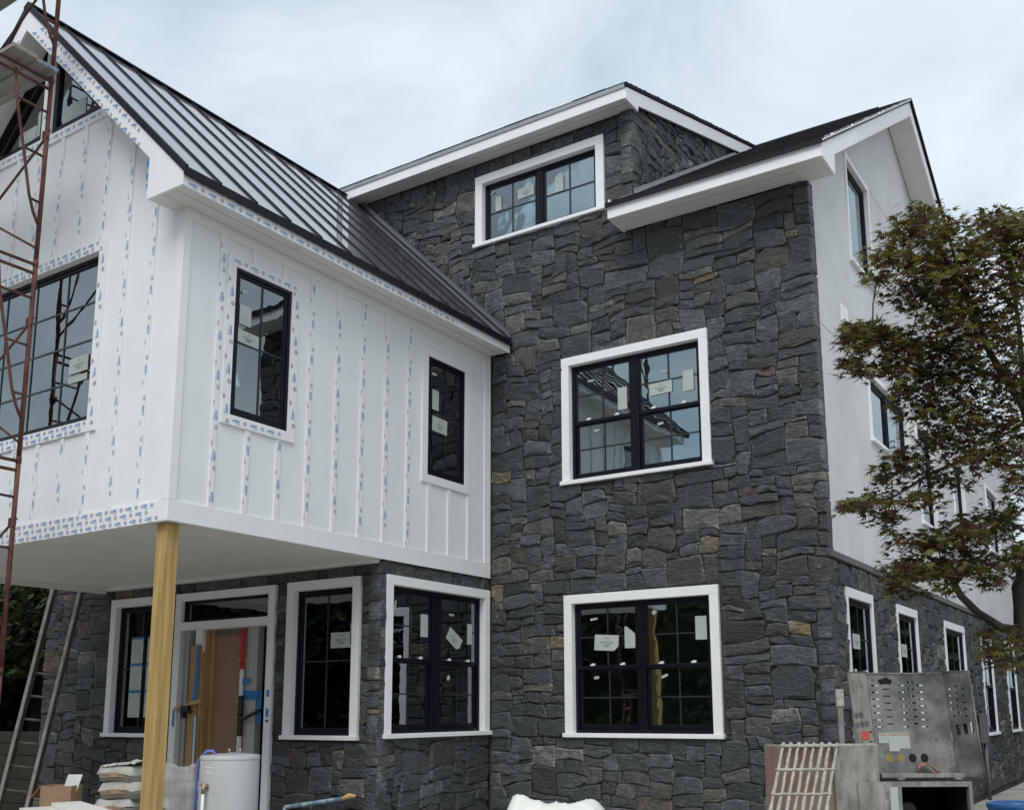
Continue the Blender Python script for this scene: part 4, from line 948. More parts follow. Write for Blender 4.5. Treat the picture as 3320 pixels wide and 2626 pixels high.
# ---- level leaning in the doorway, bar clamp
lv = empty('spirit_level', (-9.87, -2.2, 0.3), 'red and white spirit level standing upright in the doorway', 'level')
for z0, z1, mt in ((0.3, 1.25, 'plastic_white'), (1.25, 1.74, 'black_rubber'), (1.74, 2.06, 'plastic_white'), (2.06, 2.57, 'red_plastic')):
    q = MB(); q.box(-9.905 + (0.01 if mt == 'plastic_white' else 0), -9.855 + (0.02 if mt == 'black_rubber' else 0), -2.10, -2.065, z0, z1); q.build('section', mt, lv, bevel=0.003)
q = MB(); q.tube([(-9.88, -2.11, 1.5), (-9.75, -2.13, 1.46), (-9.60, -2.12, 1.52), (-9.50, -2.1, 1.56)], 0.022, 8); q.build('strap', 'black_rubber', lv, smooth=True)
cl = empty('bar_clamp', (-10.85, -2.2, 1.5), 'black bar clamp with wooden blocks gripping the door post', 'clamp')
q = MB(); q.box(-10.90, -10.76, -2.17, -2.10, 1.55, 1.62); q.box(-10.88, -10.84, -2.165, -2.11, 1.47, 1.55); q.box(-10.8, -10.72, -2.16, -2.11, 1.53, 1.56); q.build('head', 'black_rubber', cl, bevel=0.004)
q = MB(); q.box(-11.04, -10.90, -2.155, -2.125, 1.565, 1.605); q.build('handle', 'lumber', cl, bevel=0.004)
q = MB(); q.box(-11.06, -11.03, -2.155, -2.152, 1.36, 1.575); q.build('tape', 'tape_blue', cl)
q = MB(); q.prism([(-10.81, -2.16, 1.62), (-10.53, -2.16, 1.655), (-10.53, -2.16, 1.705), (-10.81, -2.16, 1.66)], (0, 0.035, 0)); q.build('wood_block', 'pine', cl)
q = MB(); q.box(-10.665, -10.645, -2.13, -2.115, 0.3, 1.49); tag(q.build('trim_strip', 'plastic_white'), 'thin white strip standing against the guarded door post', 'trim strip')

# ---- board pile on sawhorses, box, rubble at lower left
O_b = Vector((-8.05, -5.55, 0)); FB = lambda a, b, c: O_b + Vector((0.93, -0.36, 0)) * a + Vector((0.36, 0.93, 0)) * b + Vector((0, 0, c))
for a in (-0.05, 0.85):
    t = empty('sawhorse', FB(a, 0, 0), 'timber sawhorse under the white boards, %s end' % ('scaffold' if a < 0 else 'post'), 'sawhorse', 'sawhorses')
    q = MB(); q.obox(FB, a - 0.045, a + 0.045, -0.3, 0.3, 0.66, 0.70); q.build('beam', 'lumber', t)
    for sa in (-1, 1):
        for sb in (-0.25, 0.25):
            q = MB(); q.tube([FB(a + sa * 0.02, sb, 0.66), FB(a + sa * 0.18, sb, 0.0)], 0.025, 4); q.build('leg', 'lumber', t)
for k, (b0, b1, z0, a0, a1, nm) in enumerate(((-0.25, 0.02, 0.702, -0.5, 1.1, 'lowest front'), (0.035, 0.3, 0.702, -0.45, 1.05, 'lowest rear'), (-0.02, 0.22, 0.742, -0.38, 0.95, 'upper'))):
    q = MB(); q.obox(FB, a0, a1, b0, b1, z0, z0 + 0.038); tag(q.build('white_board', 'tarp', bevel=0.003), 'off white trim board on the sawhorses, %s of the pile' % nm, 'board', 'white boards on the sawhorses')
bx = empty('cardboard_box', (-9.1, -4.95, 0.0), 'open brown cardboard box with papers at the ladder foot', 'box')
BX = lambda a, b, c: Vector((-9.28, -5.0, 0)) + Vector((0.86, 0.5, 0)) * a + Vector((-0.5, 0.86, 0)) * b + Vector((0, 0, c))
for (a0, a1, b0, b1) in ((0, 0.3, 0, 0.006), (0, 0.3, 0.22, 0.226), (0, 0.006, 0.007, 0.219), (0.294, 0.3, 0.007, 0.219)):
    q = MB(); q.obox(BX, a0, a1, b0, b1, 0.6, 0.86); q.build('side', 'cardboard', bx)
q = MB(); q.obox(BX, 0.0, 0.3, 0.0, 0.226, 0.592, 0.599); q.build('bottom', 'cardboard', bx)
q = MB(); q.add([BX(0, 0, 0.86), BX(0, 0.226, 0.86), BX(-0.1, 0.226, 0.76), BX(-0.1, 0.0, 0.74), BX(-0.004, 0, 0.864), BX(-0.004, 0.226, 0.864), BX(-0.104, 0.226, 0.764), BX(-0.104, 0, 0.744)], [(0, 1, 2, 3), (7, 6, 5, 4), (0, 4, 5, 1), (1, 5, 6, 2), (2, 6, 7, 3), (3, 7, 4, 0)]); q.build('flap', 'cardboard', bx)
q = MB(); q.obox(lambda a, b, c: BX(0.14 + a + 0.25 * c, 0.1 + b + 0.1 * c, 0.72 + c), 0, 0.14, 0, 0.008, 0, 0.24); tag(q.build('paper_bundle', 'paper'), 'white printed papers with a blue header sticking out of the box', 'papers')
q = MB(); q.obox(lambda a, b, c: BX(a, b, c), -0.06, 0.42, -0.08, 0.3, 0.0, 0.59); tag(q.build('supply_crate', 'lumber', bevel=0.006), 'plain timber crate under the cardboard box', 'crate')
def blob(name, c, rx, ry, rz, mat, label, cat, seed, amp=0.25, group=None, n=14):
    m = MB(); vs = []; nl = n; nm = n * 2
    for i in range(nl + 1):
        th = math.pi * i / nl
        for j in range(nm):
            ph = 2 * math.pi * j / nm; p = Vector((math.sin(th) * math.cos(ph), math.sin(th) * math.sin(ph), math.cos(th)))
            k = 1 + amp * noise.noise(p * 1.6 + Vector((seed, seed * 2, 0))) + amp * 0.4 * noise.noise(p * 4 + Vector((0, seed, 3)))
            vs.append((c[0] + p.x * rx * k, c[1] + p.y * ry * k, max(0.0, c[2] + p.z * rz * k)))
    fs = [(i * nm + j, (i + 1) * nm + j, (i + 1) * nm + (j + 1) % nm, i * nm + (j + 1) % nm) for i in range(nl) for j in range(nm)]
    m.add(vs, fs); return tag(m.build(name, mat, smooth=True), label, cat, group)
blob('earth_pile', (-8.9, -3.3, 0.35), 0.55, 0.5, 0.42, 'ground', 'brown pile of soil against the stone wall behind the sacks', 'soil', 3.3)
# ---- white tarp, painted pole
tp_c = Vector((-4.35, -3.75, 0))
crumple('white_tarp', lambda a, b, c: tp_c + r_ * a + d_ * b + Vector((0, 0, max(0.01, c))), 44, 30, -0.75, 0.75, -0.5, 0.5,
        lambda a, b: max(0.02, 0.78 * math.exp(-(((a - 0.06) / 0.56) ** 6) - (b / 0.42) ** 4) + 0.13 * math.exp(-(((a + 0.30) / 0.13) ** 2) - (b / 0.25) ** 2) + 0.05 * math.exp(-(((a - 0.22) / 0.2) ** 2))), 0.075, 5.5, 'tarp', 'white plastic tarp heaped over a low pile before the stone wall', 'tarp', 7.7)
pp = empty('painted_pole', (-6.55, -3.95, 0.0), 'paint splashed extension pole resting before the entry wall', 'pole')
q = MB(); q.tube([(-6.95, -4.1, 0.70), (-6.5, -3.85, 0.775)], 0.018, 10); q.build('shaft', 'paint_pole', pp, smooth=True)
q = MB(); q.tube([(-6.5, -3.85, 0.775), (-6.44, -3.82, 0.80), (-6.38, -3.80, 0.80)], [0.014, 0.024, 0.012], 8); q.build('tip', 'pine', pp, smooth=True)
q = MB(); q.tube([(-6.95, -4.1, 0.70), (-7.05, -4.15, 0.0)], 0.016, 8); q.build('stand_leg', 'paint_pole', pp, smooth=True)

# ---- mortar mixer with its engine cover open
O_m = Vector((-2.10, -3.10, 0)); MF = lambda a, b, c: O_m + r_ * a + d_ * b + Vector((0, 0, c))
mixer = empty('mortar_mixer', O_m, 'mud caked red and grey mortar mixer with its engine cover raised', 'mixer')
class LW:                        # wall-like helper in the mixer's frame
    def __init__(s, o, au, av, aw): s.o, s.au, s.av, s.aw = o, au, av, aw
    def P(s, u, v, w=0): return tuple(s.o + s.au * u + s.av * v + s.aw * w)
q = MB()                                                  # drum trough
prof = [(0.0, 0.45), (0.0, 1.275), (0.62, 1.275), (0.62, 0.45)]
q.obox(MF, -0.56, -0.545, 0.02, 0.6, 0.42, 1.27); q.obox(MF, -0.545, 0.12, 0.02, 0.035, 0.42, 1.27); q.obox(MF, -0.545, 0.12, 0.585, 0.6, 0.42, 1.27); q.obox(MF, 0.12, 0.135, 0.02, 0.6, 0.42, 1.27); q.obox(MF, -0.545, 0.12, 0.035, 0.585, 0.42, 0.44); q.build('drum', 'red_paint', mixer, bevel=0.006)
q = MB(); q.obox(MF, -0.19, 0.137, -0.012, 0.019, 0.42, 1.272); q.build('side_plate', 'galv_dirty', mixer)
q = MB(); q.obox(MF, -0.57, 0.14, 0.0, 0.04, 1.272, 1.292); q.build('rim', 'mud', mixer, bevel=0.004)
gd0, gd1 = (-0.02, 1.30), (-0.38, 0.62)
for k in range(8):
    a = -0.555 + k * 0.0565; m = MB(); pts = []; rr = []; rk = random.Random(k)
    for i in range(13):
        t = i / 12; pts.append(MF(a - 0.26 * t + rk.uniform(-0.003, 0.003), gd0[0] + (gd1[0] - gd0[0]) * t, gd0[1] + (gd1[1] - gd0[1]) * t)); rr.append(0.009 + rk.uniform(0, 0.007))
    m.tube(pts, rr, 7); m.build('grate_bar', 'mud', mixer, smooth=True)
for k in range(4):
    t = 0.03 + 0.24 * k; m = MB(); rk = random.Random(50 + k); z = gd0[1] + (gd1[1] - gd0[1]) * t; b = gd0[0] + (gd1[0] - gd0[0]) * t - 0.012
    m.tube([MF(-0.575 - 0.26 * t + 0.43 * i / 9, b, z + rk.uniform(-0.002, 0.002)) for i in range(10)], [0.008 + rk.uniform(0, 0.006) for _ in range(10)], 7); m.build('grate_bar', 'mud', mixer, smooth=True)
q = MB(); q.obox(MF, -0.105, -0.065, 0.10, 0.12, 1.20, 1.58); q.build('handle', 'galv_dirty', mixer, bevel=0.003)
q = MB(); q.obox(MF, -0.112, -0.056, 0.09, 0.13, 1.56, 1.69); q.build('grip', 'mud', mixer, bevel=0.008)
# cover: back panel with slots, leaning back a little, and two flanges
lean = Vector((0, 0, 1)) * 0.985 + d_ * 0.17
BP = LW(MF(0.17, 0.10, 1.07), r_, lean, -d_)
def slots(cols, rows, u0, v0, du, dv, w, h):
    return [(u0 + i * du, u0 + i * du + w, v0 + j * dv + (0.022 if i % 2 else 0), v0 + j * dv + (0.022 if i % 2 else 0) + h) for i in range(cols) for j in range(rows)]
hs = slots(2, 7, 0.02, 0.34, 0.085, 0.052, 0.052, 0.012) + slots(3, 7, 0.225, 0.34, 0.072, 0.052, 0.048, 0.012)
holed(BP, 0.0, 0.58, 0.0, 0.75, hs, -0.004, 0.0).build('engine_cover', 'galv', mixer)
LFl = LW(MF(0.17, 0.10, 1.07), (r_ * -0.93 - d_ * 0.37), lean, (-r_ * -0.37 - d_ * 0.93))
hl = [(0.02, 0.05, 0.30, 0.312), (0.02, 0.05, 0.23, 0.242)]
lf = holed(LFl, 0.004, 0.175, -0.02, 0.76, hl, -0.004, 0.0).build('cover_flange', 'galv_dirty', mixer)
RFl = LW(MF(0.75, 0.10, 1.07), (r_ * 0.42 - d_ * 0.9), lean, (-r_ * 0.9 - d_ * 0.42))
hr_ = slots(3, 5, 0.03, 0.42, 0.06, 0.05, 0.03, 0.012) + [(0.05, 0.09, 0.28, 0.36), (0.12, 0.16, 0.29, 0.37), (0.19, 0.22, 0.3, 0.38)]
holed(RFl, 0.004, 0.25, -0.02, 0.76, hr_, -0.004, 0.0).build('cover_flange', 'galv', mixer)
def disc(mb, lw, u, v, r, w, n=18): mb.add([lw.P(u + r * math.cos(2 * math.pi * k / n), v + r * math.sin(2 * math.pi * k / n) * 1.15, w) for k in range(n)] + [lw.P(u + r * math.cos(2 * math.pi * k / n), v + r * math.sin(2 * math.pi * k / n) * 1.15, w - 0.003) for k in range(n)], [tuple(range(n))] + [(k, k + n, (k + 1) % n + n, (k + 1) % n) for k in range(n)])
for k, mt in enumerate(('yellow_knock', 'yellow_knock', 'dark_hole', 'dark_hole')):  # dark discs stand in for the shade inside open round holes
    q = MB(); disc(q, BP, 0.09 + 0.088 * k, 0.115, 0.028, 0.003); q.build('knockout', mt, mixer)
for (u, v) in ((0.145, 0.43), (0.10, 0.435), (0.145, 0.36), (0.10, 0.365), (0.055, 0.37)):
    q = MB(); disc(q, LFl, u, v, 0.02, 0.003); q.build('knockout', 'galv', mixer)
for (u0, u1, v0, v1) in ((0.03, 0.10, 0.225, 0.30), (0.102, 0.18, 0.165, 0.30), (0.182, 0.26, 0.185, 0.30)):
    q = MB(); q.add([BP.P(u0, v0, 0.003), BP.P(u1, v0, 0.003), BP.P(u1, v1, 0.003), BP.P(u0, v1, 0.003), BP.P(u0, v0, 0.0005), BP.P(u1, v0, 0.0005), BP.P(u1, v1, 0.0005), BP.P(u0, v1, 0.0005)], [(0, 1, 2, 3), (0, 4, 5, 1), (2, 6, 7, 3)]); q.build('warning_label', 'label_paper', mixer)
    t = MB(); vv = v1 - 0.03
    t.add([BP.P(u0 + 0.004, v1 - 0.02, 0.004), BP.P(u1 - 0.004, v1 - 0.02, 0.004), BP.P(u1 - 0.004, v1 - 0.006, 0.004), BP.P(u0 + 0.004, v1 - 0.006, 0.004)], [(0, 1, 2, 3)]); t.build('label_header', 'sack_print', mixer)
    t = MB()
    while vv > v0 + 0.01: t.add([BP.P(u0 + 0.006, vv, 0.004), BP.P(u1 - 0.008, vv, 0.004), BP.P(u1 - 0.008, vv + 0.003, 0.004), BP.P(u0 + 0.006, vv + 0.003, 0.004)], [(0, 1, 2, 3)]); vv -= 0.009
    t.build('label_lines', 'ink_grey', mixer)
q = MB(); q.add([LFl.P(u, v, 0.004) for u, v in ((0.045, 0.25), (0.12, 0.255), (0.125, 0.31), (0.045, 0.315))], [(0, 1, 2, 3)]); q.build('red_label', 'red_sticker', mixer)
q = MB(); q.add([LW(MF(0, 0, 0), r_, Vector((0, 0, 1)), -d_).P(0, 0)], []); 
for lw_, uu, vv in ((LFl, 0.175, 0.74), (RFl, 0.25, 0.74)):
    q = MB(); q.tube([lw_.P(uu, -0.02, 0.0), lw_.P(uu + 0.004, 0.3, 0.006), lw_.P(uu, vv + 0.02, 0.0), lw_.P(0.0, vv + 0.02, 0.0)], 0.007, 6); q.build('rolled_edge', 'galv', mixer, smooth=True)
q = MB(); q.tube([BP.P(0.0, 0.75, 0.0), BP.P(0.3, 0.748, 0.002), BP.P(0.58, 0.75, 0.0)], 0.008, 6); q.build('rolled_edge', 'galv_dirty', mixer, smooth=True)
for (u, v) in ((0.04, 0.04), (0.3, 0.035), (0.54, 0.04), (0.04, 0.70), (0.54, 0.70), (0.46, 0.25)):
    q = MB(); disc(q, BP, u, v, 0.008, 0.006, 8); q.build('bolt', 'alu_dark', mixer)
q = MB(); q.add([BP.P(0.13 + 0.055 * math.cos(a) , 0.69 + 0.03 * math.sin(a) * (0.7 if k % 3 else 1.1), 0.002) for k, a in enumerate([i * 0.45 for i in range(14)])], [tuple(range(14))]); q.build('torn_patch', 'dark_hole', mixer)
# hinge rail, engine box with a dark mouth
q = MB(); q.obox(MF, 0.17, 0.79, 0.03, 0.09, 1.045, 1.075); q.build('hinge_rail', 'galv_dirty', mixer, bevel=0.003)
for a in (0.28, 0.70):
    q = MB(); q.tube([MF(a, 0.02, 1.035), MF(a + 0.055, 0.02, 1.037)], 0.011, 8); q.build('hinge', 'galv', mixer, smooth=True)
EB = LW(MF(0, 0, 0), r_, Vector((0, 0, 1)), -d_)
q = holed(EB, -0.03, 0.80, 0.35, 1.02, [(0.285, 0.775, 0.3, 0.985)], -0.02, 0.03); q.build('engine_box', 'galv_dirty', mixer)
q = MB(); q.obox(MF, -0.03, -0.015, 0.02, 0.6, 0.35, 1.02); q.obox(MF, 0.785, 0.80, 0.02, 0.6, 0.35, 1.02); q.obox(MF, -0.015, 0.785, 0.585, 0.6, 0.35, 1.02); q.obox(MF, -0.015, 0.785, 0.022, 0.585, 1.005, 1.02); q.obox(MF, -0.015, 0.785, 0.022, 0.585, 0.35, 0.365); q.build('engine_box_shell', 'dark_hole', mixer)
q = MB(); q.obox(MF, 0.20, 0.255, -0.033, -0.031, 0.82, 0.985); q.build('warning_label', 'label_paper', mixer)
q = MB(); q.obox(MF, 0.3, 0.7, 0.2, 0.5, 0.366, 0.75); q.tube([MF(0.4, 0.18, 0.8), MF(0.4, 0.5, 0.8)], 0.06, 12); q.build('engine', 'black_rubber', mixer)
# undercarriage
for a in (-0.5, 0.6):
    q = MB(); q.obox(MF, a, a + 0.08, 0.05, 0.55, 0.12, 0.42 if a < 0 else 0.35); q.build('stand', 'red_paint', mixer)
for b in (-0.06, 0.66):
    q = MB(); q.tube([MF(0.1, b - 0.05, 0.22), MF(0.1, b + 0.05, 0.22)], 0.22, 20); q.build('wheel', 'black_rubber', mixer)
# strap lying on the hinge rail
st_ = MB(); pts = [(0.46, 1.08), (0.44, 1.11), (0.46, 1.14), (0.50, 1.15), (0.55, 1.125), (0.58, 1.095), (0.60, 1.078)]
for i, (a, c) in enumerate(pts):
    for b in (0.03, 0.075): st_.v.append(tuple(MF(a, b, c)))
st_.f = [(2 * i, 2 * i + 2, 2 * i + 3, 2 * i + 1) for i in range(len(pts) - 1)]
o = st_.build('strap', 'orange_strap', smooth=True); sd_ = o.modifiers.new('thick', 'SOLIDIFY'); sd_.thickness = 0.004
tag(o, 'looped orange webbing strap resting on the mixer cover hinge', 'strap')

# ---- blue barrel, air conditioner, conduit
bc = Vector((-1.28, -1.15, 0)); bl = empty('blue_barrel', bc, 'open blue plastic barrel right of the mortar mixer', 'barrel')
q = MB(); n_ = 40
prof = [(0.25, 0), (0.29, 0.05), (0.30, 0.25), (0.29, 0.28), (0.30, 0.31), (0.30, 0.55), (0.285, 0.70), (0.295, 0.715), (0.298, 0.75), (0.28, 0.755), (0.27, 0.70), (0.275, 0.1)]
q.v = [(bc.x + r * math.cos(2 * math.pi * k / n_), bc.y + r * math.sin(2 * math.pi * k / n_), z) for r, z in prof for k in range(n_)]
q.f = [(i * n_ + k, i * n_ + (k + 1) % n_, (i + 1) * n_ + (k + 1) % n_, (i + 1) * n_ + k) for i in range(len(prof) - 1) for k in range(n_)] + [tuple(range(n_ - 1, -1, -1))]
q.build('shell', 'blue_drum', bl, smooth=True)
q = MB(); q.tube([(bc.x, bc.y, 0.6), (bc.x, bc.y, 0.62)], 0.275, 40); q.build('water', 'mud', bl)
for nm, (Y, h) in {'nearer': (8.0, 0.95), 'farther': (10.6, 1.35)}.items():
    ac = empty('air_conditioner', (-1.75, Y, 0), 'dark grey louvred outdoor air conditioner by the side wall, %s the tree' % ('beside' if nm == 'nearer' else 'taller one beyond'), 'air conditioner', 'outdoor air conditioners')
    q = MB(); q.box(-2.10, -1.30, Y - 0.4, Y + 0.4, h - 0.05, h); q.build('lid', 'ac_grey', ac, bevel=0.01)
    q = MB(); q.box(-2.05, -1.35, Y - 0.35, Y + 0.35, 0.02, h - 0.05); q.build('coil', 'dark_hole', ac)
    for k in range(int((h - 0.15) / 0.05)):
        q = MB(); z = 0.08 + 0.05 * k; q.box(-2.09, -1.31, Y - 0.39, Y - 0.36, z, z + 0.028); q.box(-2.09, -2.06, Y - 0.359, Y + 0.39, z, z + 0.028); q.build('louvre', 'ac_grey', ac)
    q = MB(); q.box(-2.08, -1.32, Y - 0.38, Y + 0.38, 0.0, 0.05); q.build('base', 'ac_grey', ac)
cn = empty('electric_conduit', (-3.08, 8.4, 0), 'small grey junction box with conduit running down the stone side wall', 'conduit')
q = MB(); q.box(-3.115, -3.03, 8.2, 8.55, 0.95, 1.45); q.build('box', 'conduit', cn, bevel=0.006)
q = MB(); q.tube([(-3.07, 8.38, 0.95), (-3.07, 8.38, 0.0)], 0.03, 8); q.build('pipe', 'conduit', cn, smooth=True)

# ================================================================== trees
LEAF = [(0, -0.45)]
for ang, L in ((-62, 0.62), (-28, 0.34), (-18, 0.95), (10, 0.42), (20, 1.12), (50, 0.45), (62, 1.12 * 0.0)):
    pass
def maple_outline():
    tips = [(-70, 0.55), (-36, 0.88), (0, 1.05), (36, 0.88), (70, 0.55)]; pts = [(0.0, -0.12)]
    for i, (a, L) in enumerate(tips):
        t = math.radians(a); 
        if i: 
            m_ = math.radians((tips[i - 1][0] + a) / 2); pts.append((0.30 * math.sin(m_), 0.30 * math.cos(m_)))
        pts.append((L * math.sin(t), L * math.cos(t)))
    return pts
MO = maple_outline()
def leaf_geo(mb, p, size, nrm, tip, col, fold=0.12):
    n_ = nrm.normalized(); t = (tip - n_ * tip.dot(n_)); t = t.normalized() if t.length > 1e-4 else n_.orthogonal().normalized(); s = t.cross(n_)
    vs = [p + t * 0.12 * size] + [p + (s * x + t * y - n_ * fold * (abs(x) + max(0, y) * 0.5)) * size for x, y in MO]
    k = len(MO); mb.add(vs, [(0, i + 1, (i + 1) % k + 1) for i in range(k)], col)
def ray_pt(x, y, depth):
    """point seen at photo position (x, y of the 2159 wide view) at a given distance: used once to survey branch positions"""
    px, py = x * 1.5377, y * 1.5377
    v = Vector(R0) * ((px - 1720.9) / 3284.15) - Vector(R1) * ((py - 1708.1) / 3284.15) + Vector(R2)
    return CAM + v * depth
tr_ = random.Random(77)
base = Vector((-0.62, -1.85, 0))
maple = empty('maple_tree', base, 'japanese maple with dark red and olive leaves beside the white side wall', 'tree')
fork = ray_pt(2156, 1330, 8.05)
m = MB(); m.tube([base, base.lerp(fork, 0.35) + Vector((0.06, 0, 0)), base.lerp(fork, 0.7) + Vector((0.05, 0.02, 0)), fork, ray_pt(2150, 1240, 8.05), ray_pt(2185, 1130, 8.1), ray_pt(2190, 980, 8.2), ray_pt(2160, 860, 8.2)], [0.10, 0.085, 0.075, 0.07, 0.062, 0.05, 0.045, 0.035], 12); m.build('trunk', 'bark', maple, smooth=True)
limbs = []
def limb(pts, r0, r1):
    n_ = len(pts); m = MB(); m.tube(pts, [r0 + (r1 - r0) * i / (n_ - 1) for i in range(n_)], 8); m.build('limb', 'bark', maple, smooth=True); limbs.append([Vector(p) for p in pts])
limb([ray_pt(2152, 1330, 8.05), ray_pt(2110, 1322, 8.0), ray_pt(2060, 1290, 7.9), ray_pt(2025, 1255, 7.85), ray_pt(2010, 1225, 7.8), ray_pt(1985, 1190, 7.75), ray_pt(1950, 1170, 7.7)], 0.038, 0.016)
limb([ray_pt(2010, 1235, 7.82), ray_pt(2045, 1195, 7.8), ray_pt(2080, 1160, 7.75)], 0.02, 0.008)
limb([ray_pt(2160, 860, 8.2), ray_pt(2120, 800, 8.1), ray_pt(2080, 730, 8.0), ray_pt(2050, 640, 8.0), ray_pt(2000, 560, 7.95), ray_pt(1960, 490, 7.9)], 0.034, 0.01)
limb([ray_pt(2120, 800, 8.1), ray_pt(2060, 780, 8.0), ray_pt(1990, 740, 7.9), ray_pt(1920, 720, 7.8), ray_pt(1840, 715, 7.7)], 0.022, 0.007)
limb([ray_pt(2190, 980, 8.2), ray_pt(2120, 985, 8.0), ray_pt(2050, 960, 7.9), ray_pt(1960, 1000, 7.8), ray_pt(1880, 1050, 7.7), ray_pt(1810, 1065, 7.65)], 0.022, 0.005)
limb([ray_pt(2185, 1130, 8.1), ray_pt(2120, 1100, 8.0), ray_pt(2060, 1090, 7.9)], 0.018, 0.007)
limb([ray_pt(2150, 1400, 8.1), ray_pt(2120, 1390, 7.9), ray_pt(2095, 1395, 7.8)], 0.02, 0.006)
limb([ray_pt(2160, 860, 8.2), ray_pt(2150, 700, 8.2), ray_pt(2130, 560, 8.2), ray_pt(2120, 500, 8.2)], 0.026, 0.008)
# sprays of leaves: (x, y, half width, half height, leaves) surveyed off the photograph, each a flat-ish drift of leaves in depth
sprays = [(2100, 465, 45, 28, 170), (2150, 480, 40, 40, 240), (2165, 540, 40, 50, 240), (2060, 520, 50, 30, 200), (1945, 455, 55, 28, 170), (1905, 500, 60, 30, 200), (1990, 490, 70, 45, 330), (2120, 500, 45, 45, 260), (2150, 590, 50, 60, 360), (1880, 545, 55, 30, 210), (1960, 560, 80, 45, 430), (2050, 580, 80, 60, 520),
          (1850, 590, 35, 16, 70), (1930, 620, 60, 40, 300), (2010, 660, 80, 50, 480), (2100, 690, 70, 70, 520), (1985, 730, 70, 40, 300), (1815, 690, 40, 16, 150), (1800, 715, 36, 24, 180), (1855, 705, 60, 26, 300), (1905, 735, 60, 36, 320),
          (1795, 760, 28, 22, 90), (1815, 785, 30, 12, 50), (1870, 775, 50, 25, 170), (1960, 790, 70, 45, 380), (2050, 790, 80, 50, 420), (2135, 800, 50, 70, 420), (1900, 825, 26, 30, 90), (1960, 860, 60, 40, 260), (2040, 880, 80, 50, 400), (2130, 910, 60, 55, 380),
          (1985, 930, 70, 35, 240), (2075, 960, 80, 35, 300), (1865, 1000, 26, 35, 110), (1895, 960, 35, 30, 110), (1925, 985, 45, 28, 110), (1935, 1050, 55, 25, 150), (2000, 1010, 60, 28, 130), (1795, 1065, 34, 17, 100), (1830, 1055, 40, 20, 120), (1865, 1085, 40, 20, 110), (1880, 1115, 22, 28, 60),
          (2150, 1010, 40, 40, 170), (1960, 1145, 75, 28, 280), (2040, 1120, 75, 35, 340), (2110, 1090, 60, 40, 260), (2150, 1170, 40, 40, 190), (1900, 1195, 45, 20, 150), (1960, 1200, 75, 30, 330), (2050, 1190, 75, 35, 330), (1890, 1235, 34, 24, 110), (1990, 1240, 40, 16, 60), (2090, 1225, 35, 18, 60),
          (2085, 1335, 35, 16, 60), (2100, 1375, 32, 26, 130), (2150, 1345, 26, 30, 80), (2140, 1400, 24, 14, 40)]
crown = MB(); solo = []
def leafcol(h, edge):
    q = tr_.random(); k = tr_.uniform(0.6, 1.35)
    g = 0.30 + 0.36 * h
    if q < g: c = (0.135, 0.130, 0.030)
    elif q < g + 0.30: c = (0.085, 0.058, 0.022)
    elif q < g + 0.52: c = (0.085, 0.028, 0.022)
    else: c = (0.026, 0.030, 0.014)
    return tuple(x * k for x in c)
LV = []
for (sx, sy, hw_, hh_, nl) in sprays:
    dep = 7.85 + tr_.uniform(-0.3, 0.35)
    for _ in range(int(nl * 0.98)):
        a = max(-1.15, min(1.15, tr_.gauss(0, 0.5))); b = max(-1.1, min(1.1, tr_.gauss(0, 0.5)))
        dp = dep + tr_.gauss(0, 0.28) - 0.1 * b
        p = ray_pt(sx + a * hw_, sy + b * hh_ + 6 * abs(a), dp)
        nr = Vector((tr_.gauss(0, 0.45), tr_.gauss(-0.25, 0.45), 1.0)); tip = Vector((a + tr_.gauss(0, 0.5), tr_.gauss(-0.3, 0.6), -0.5))
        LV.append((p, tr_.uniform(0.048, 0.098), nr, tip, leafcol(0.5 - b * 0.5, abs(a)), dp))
order = sorted(range(len(LV)), key=lambda i: LV[i][5] / LV[i][1]); near = set(order[:300])
for i, l in enumerate(LV):
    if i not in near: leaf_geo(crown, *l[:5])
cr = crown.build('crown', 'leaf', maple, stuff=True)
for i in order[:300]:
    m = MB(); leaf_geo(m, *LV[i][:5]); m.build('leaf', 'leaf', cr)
tw = MB()                                     # fine twigs from the limbs into every spray
for (sx, sy, hw_, hh_, nl) in sprays:
    c = ray_pt(sx, sy, 7.85); best = min((p for L in limbs for p in L), key=lambda p: (p - c).length)
    mid_ = best.lerp(c, 0.5) + Vector((tr_.uniform(-.04, .04), tr_.uniform(-.04, .04), 0.04)); tw.tube([best, mid_, c], [0.007, 0.005, 0.003], 5, False)
    for _ in range(5):
        e_ = ray_pt(sx + tr_.uniform(-1, 1) * hw_, sy + tr_.uniform(-1, 1) * hh_, 7.85 + tr_.uniform(-0.3, 0.3)); tw.tube([mid_.lerp(c, tr_.random()), (c + e_) / 2 + Vector((0, 0, 0.02)), e_], [0.004, 0.003, 0.002], 4, False)
tw.build('twigs', 'bark', maple, stuff=True)

# broad trees: left of the house and across the lane behind the viewer (mirrored in the panes)
def crown_mesh(seed, R, H, n_, size, cols):
    r = random.Random(seed); mb = MB(); lob = [(Vector((r.uniform(-1, 1) * R * 0.62, r.uniform(-1, 1) * R * 0.62, r.uniform(0.08, 0.92) * H)), r.uniform(0.32, 0.55) * R) for _ in range(16)]
    for _ in range(n_):
        c, rad = lob[r.randrange(len(lob))]; v = Vector((r.gauss(0, 1), r.gauss(0, 1), r.gauss(0, 0.85))).normalized() * rad * (r.random() ** 0.35)
        p = c + v; col = tuple(x * r.uniform(0.55, 1.35) for x in cols[r.randrange(len(cols))])
        nr = Vector((r.gauss(0, 0.7), r.gauss(0, 0.7), 0.8)).normalized(); t = nr.orthogonal().normalized(); s = t.cross(nr); z = size * r.uniform(0.6, 1.3)
        mb.add([p - t * z, p + s * z * 0.5, p + t * z, p - s * z * 0.5], [(0, 1, 2, 3)], col)
    return mb
CM = {}
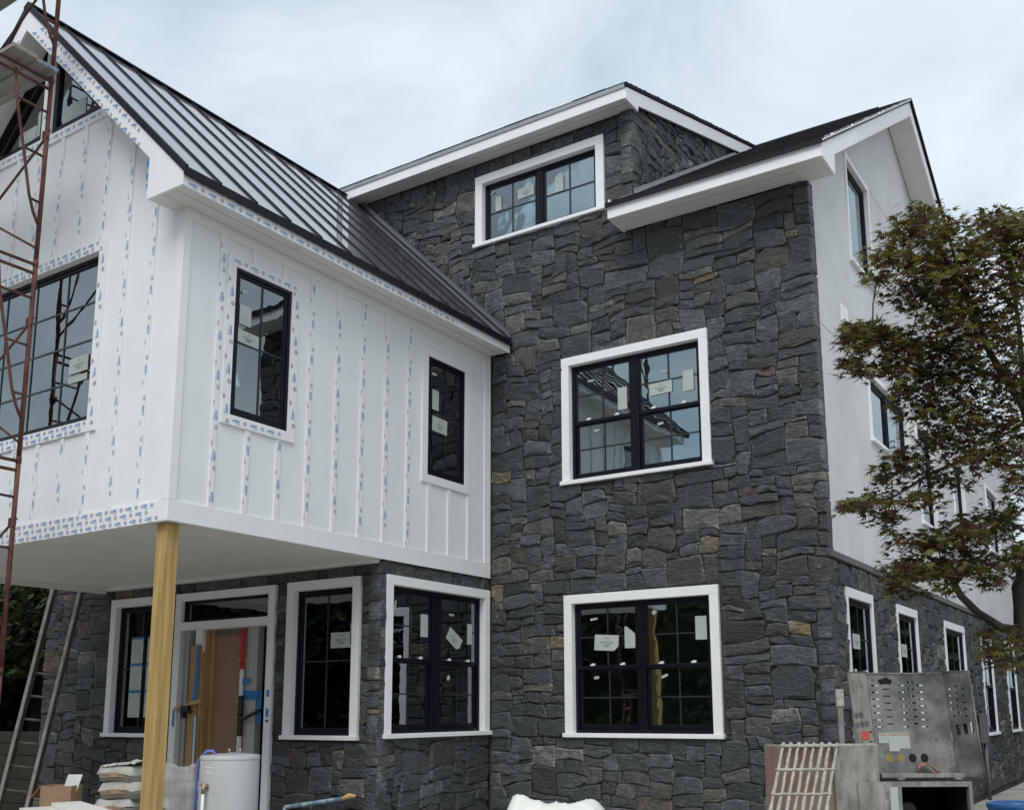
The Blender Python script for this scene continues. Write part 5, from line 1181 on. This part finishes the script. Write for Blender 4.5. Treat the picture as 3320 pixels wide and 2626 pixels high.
def broad_tree(x, y, R, H, th, seed, label, size=0.16, n_=7000, group='trees round the site'):
    t = empty('broad_tree', (x, y, 0), label, 'tree', group)
    m = MB(); m.tube([(x, y, 0), (x + 0.1, y, th * 0.6), (x, y + 0.1, th + H * 0.5)], [0.28, 0.2, 0.08], 10); m.build('trunk', 'bark', t, smooth=True)
    key = (seed, R, H)
    if key not in CM:
        o = crown_mesh(seed, R, H, n_, size, [(0.035, 0.06, 0.018), (0.05, 0.08, 0.02), (0.02, 0.04, 0.014)])
        o.v = [(a, b, c) for a, b, c in o.v]; ob = o.build('crown', 'far_leaf', None, stuff=True); CM[key] = (ob.data, Vector(ob.location)); bpy.data.objects.remove(ob)
    me, off = CM[key]; link('crown', me, Vector((x, y, th)) + off, t, 0, True)
broad_tree(-18.5, 0.5, 3.2, 6.0, 0.0, 4, 'dark leafy tree low behind the ladder at the left of the house', 0.085, 30000)
broad_tree(-17.2, 4.5, 3.6, 7.0, 0.0, 5, 'dark leafy tree behind the stone corner and the one by the ladder', 0.1, 26000)
broad_tree(-22.5, -2.5, 3.8, 7.0, 0.0, 6, 'broad dark tree farthest left beyond the retaining wall', 0.11, 24000)
broad_tree(-24.0, 4.0, 4.2, 8.0, 0.0, 20, 'tall dark tree standing behind the two trees left of the house', 0.24, 14000)
words = 'one two three four five six seven eight nine ten eleven twelve thirteen fourteen fifteen'.split()
for row, (dy, nm) in enumerate(((0, 'front'), (-5.5, 'back'))):
    for k in range(14):
        x = -40 + 3.9 * k + 1.9 * row; y = -12 - 13 * math.sin(min(1.0, (k + 0.5) / 7) * math.pi / 2) + dy + (1.2 if k % 2 else 0)
        broad_tree(x, y, 4.0, 7.0, -0.3, 20 + k % 3, 'tall leafy tree in the %s row across the lane, number %s from the scaffold side' % (nm, words[k]), 0.24, 14000, 'trees across the lane')
for k, (x, y) in enumerate(((3.5, 17), (6, 23), (3.0, 30), (9, 12))):
    broad_tree(x, y, 4.0, 7.0, -0.3, 20 + k % 3, 'leafy tree in the side yard, number %s counted from the maple' % ['two', 'three', 'four', 'one'][k], 0.24, 14000, 'trees in the side yard')
rwall = empty('retaining_wall', (-15.0, -0.9, 0), 'dark brown timber retaining wall behind the ladder', 'wall')
for k in range(7):
    q = MB(); q.box(-20.5, -14.15, -1.6, -1.45, k * 0.18, k * 0.18 + 0.172); q.build('sleeper', 'retaining', rwall, bevel=0.006)
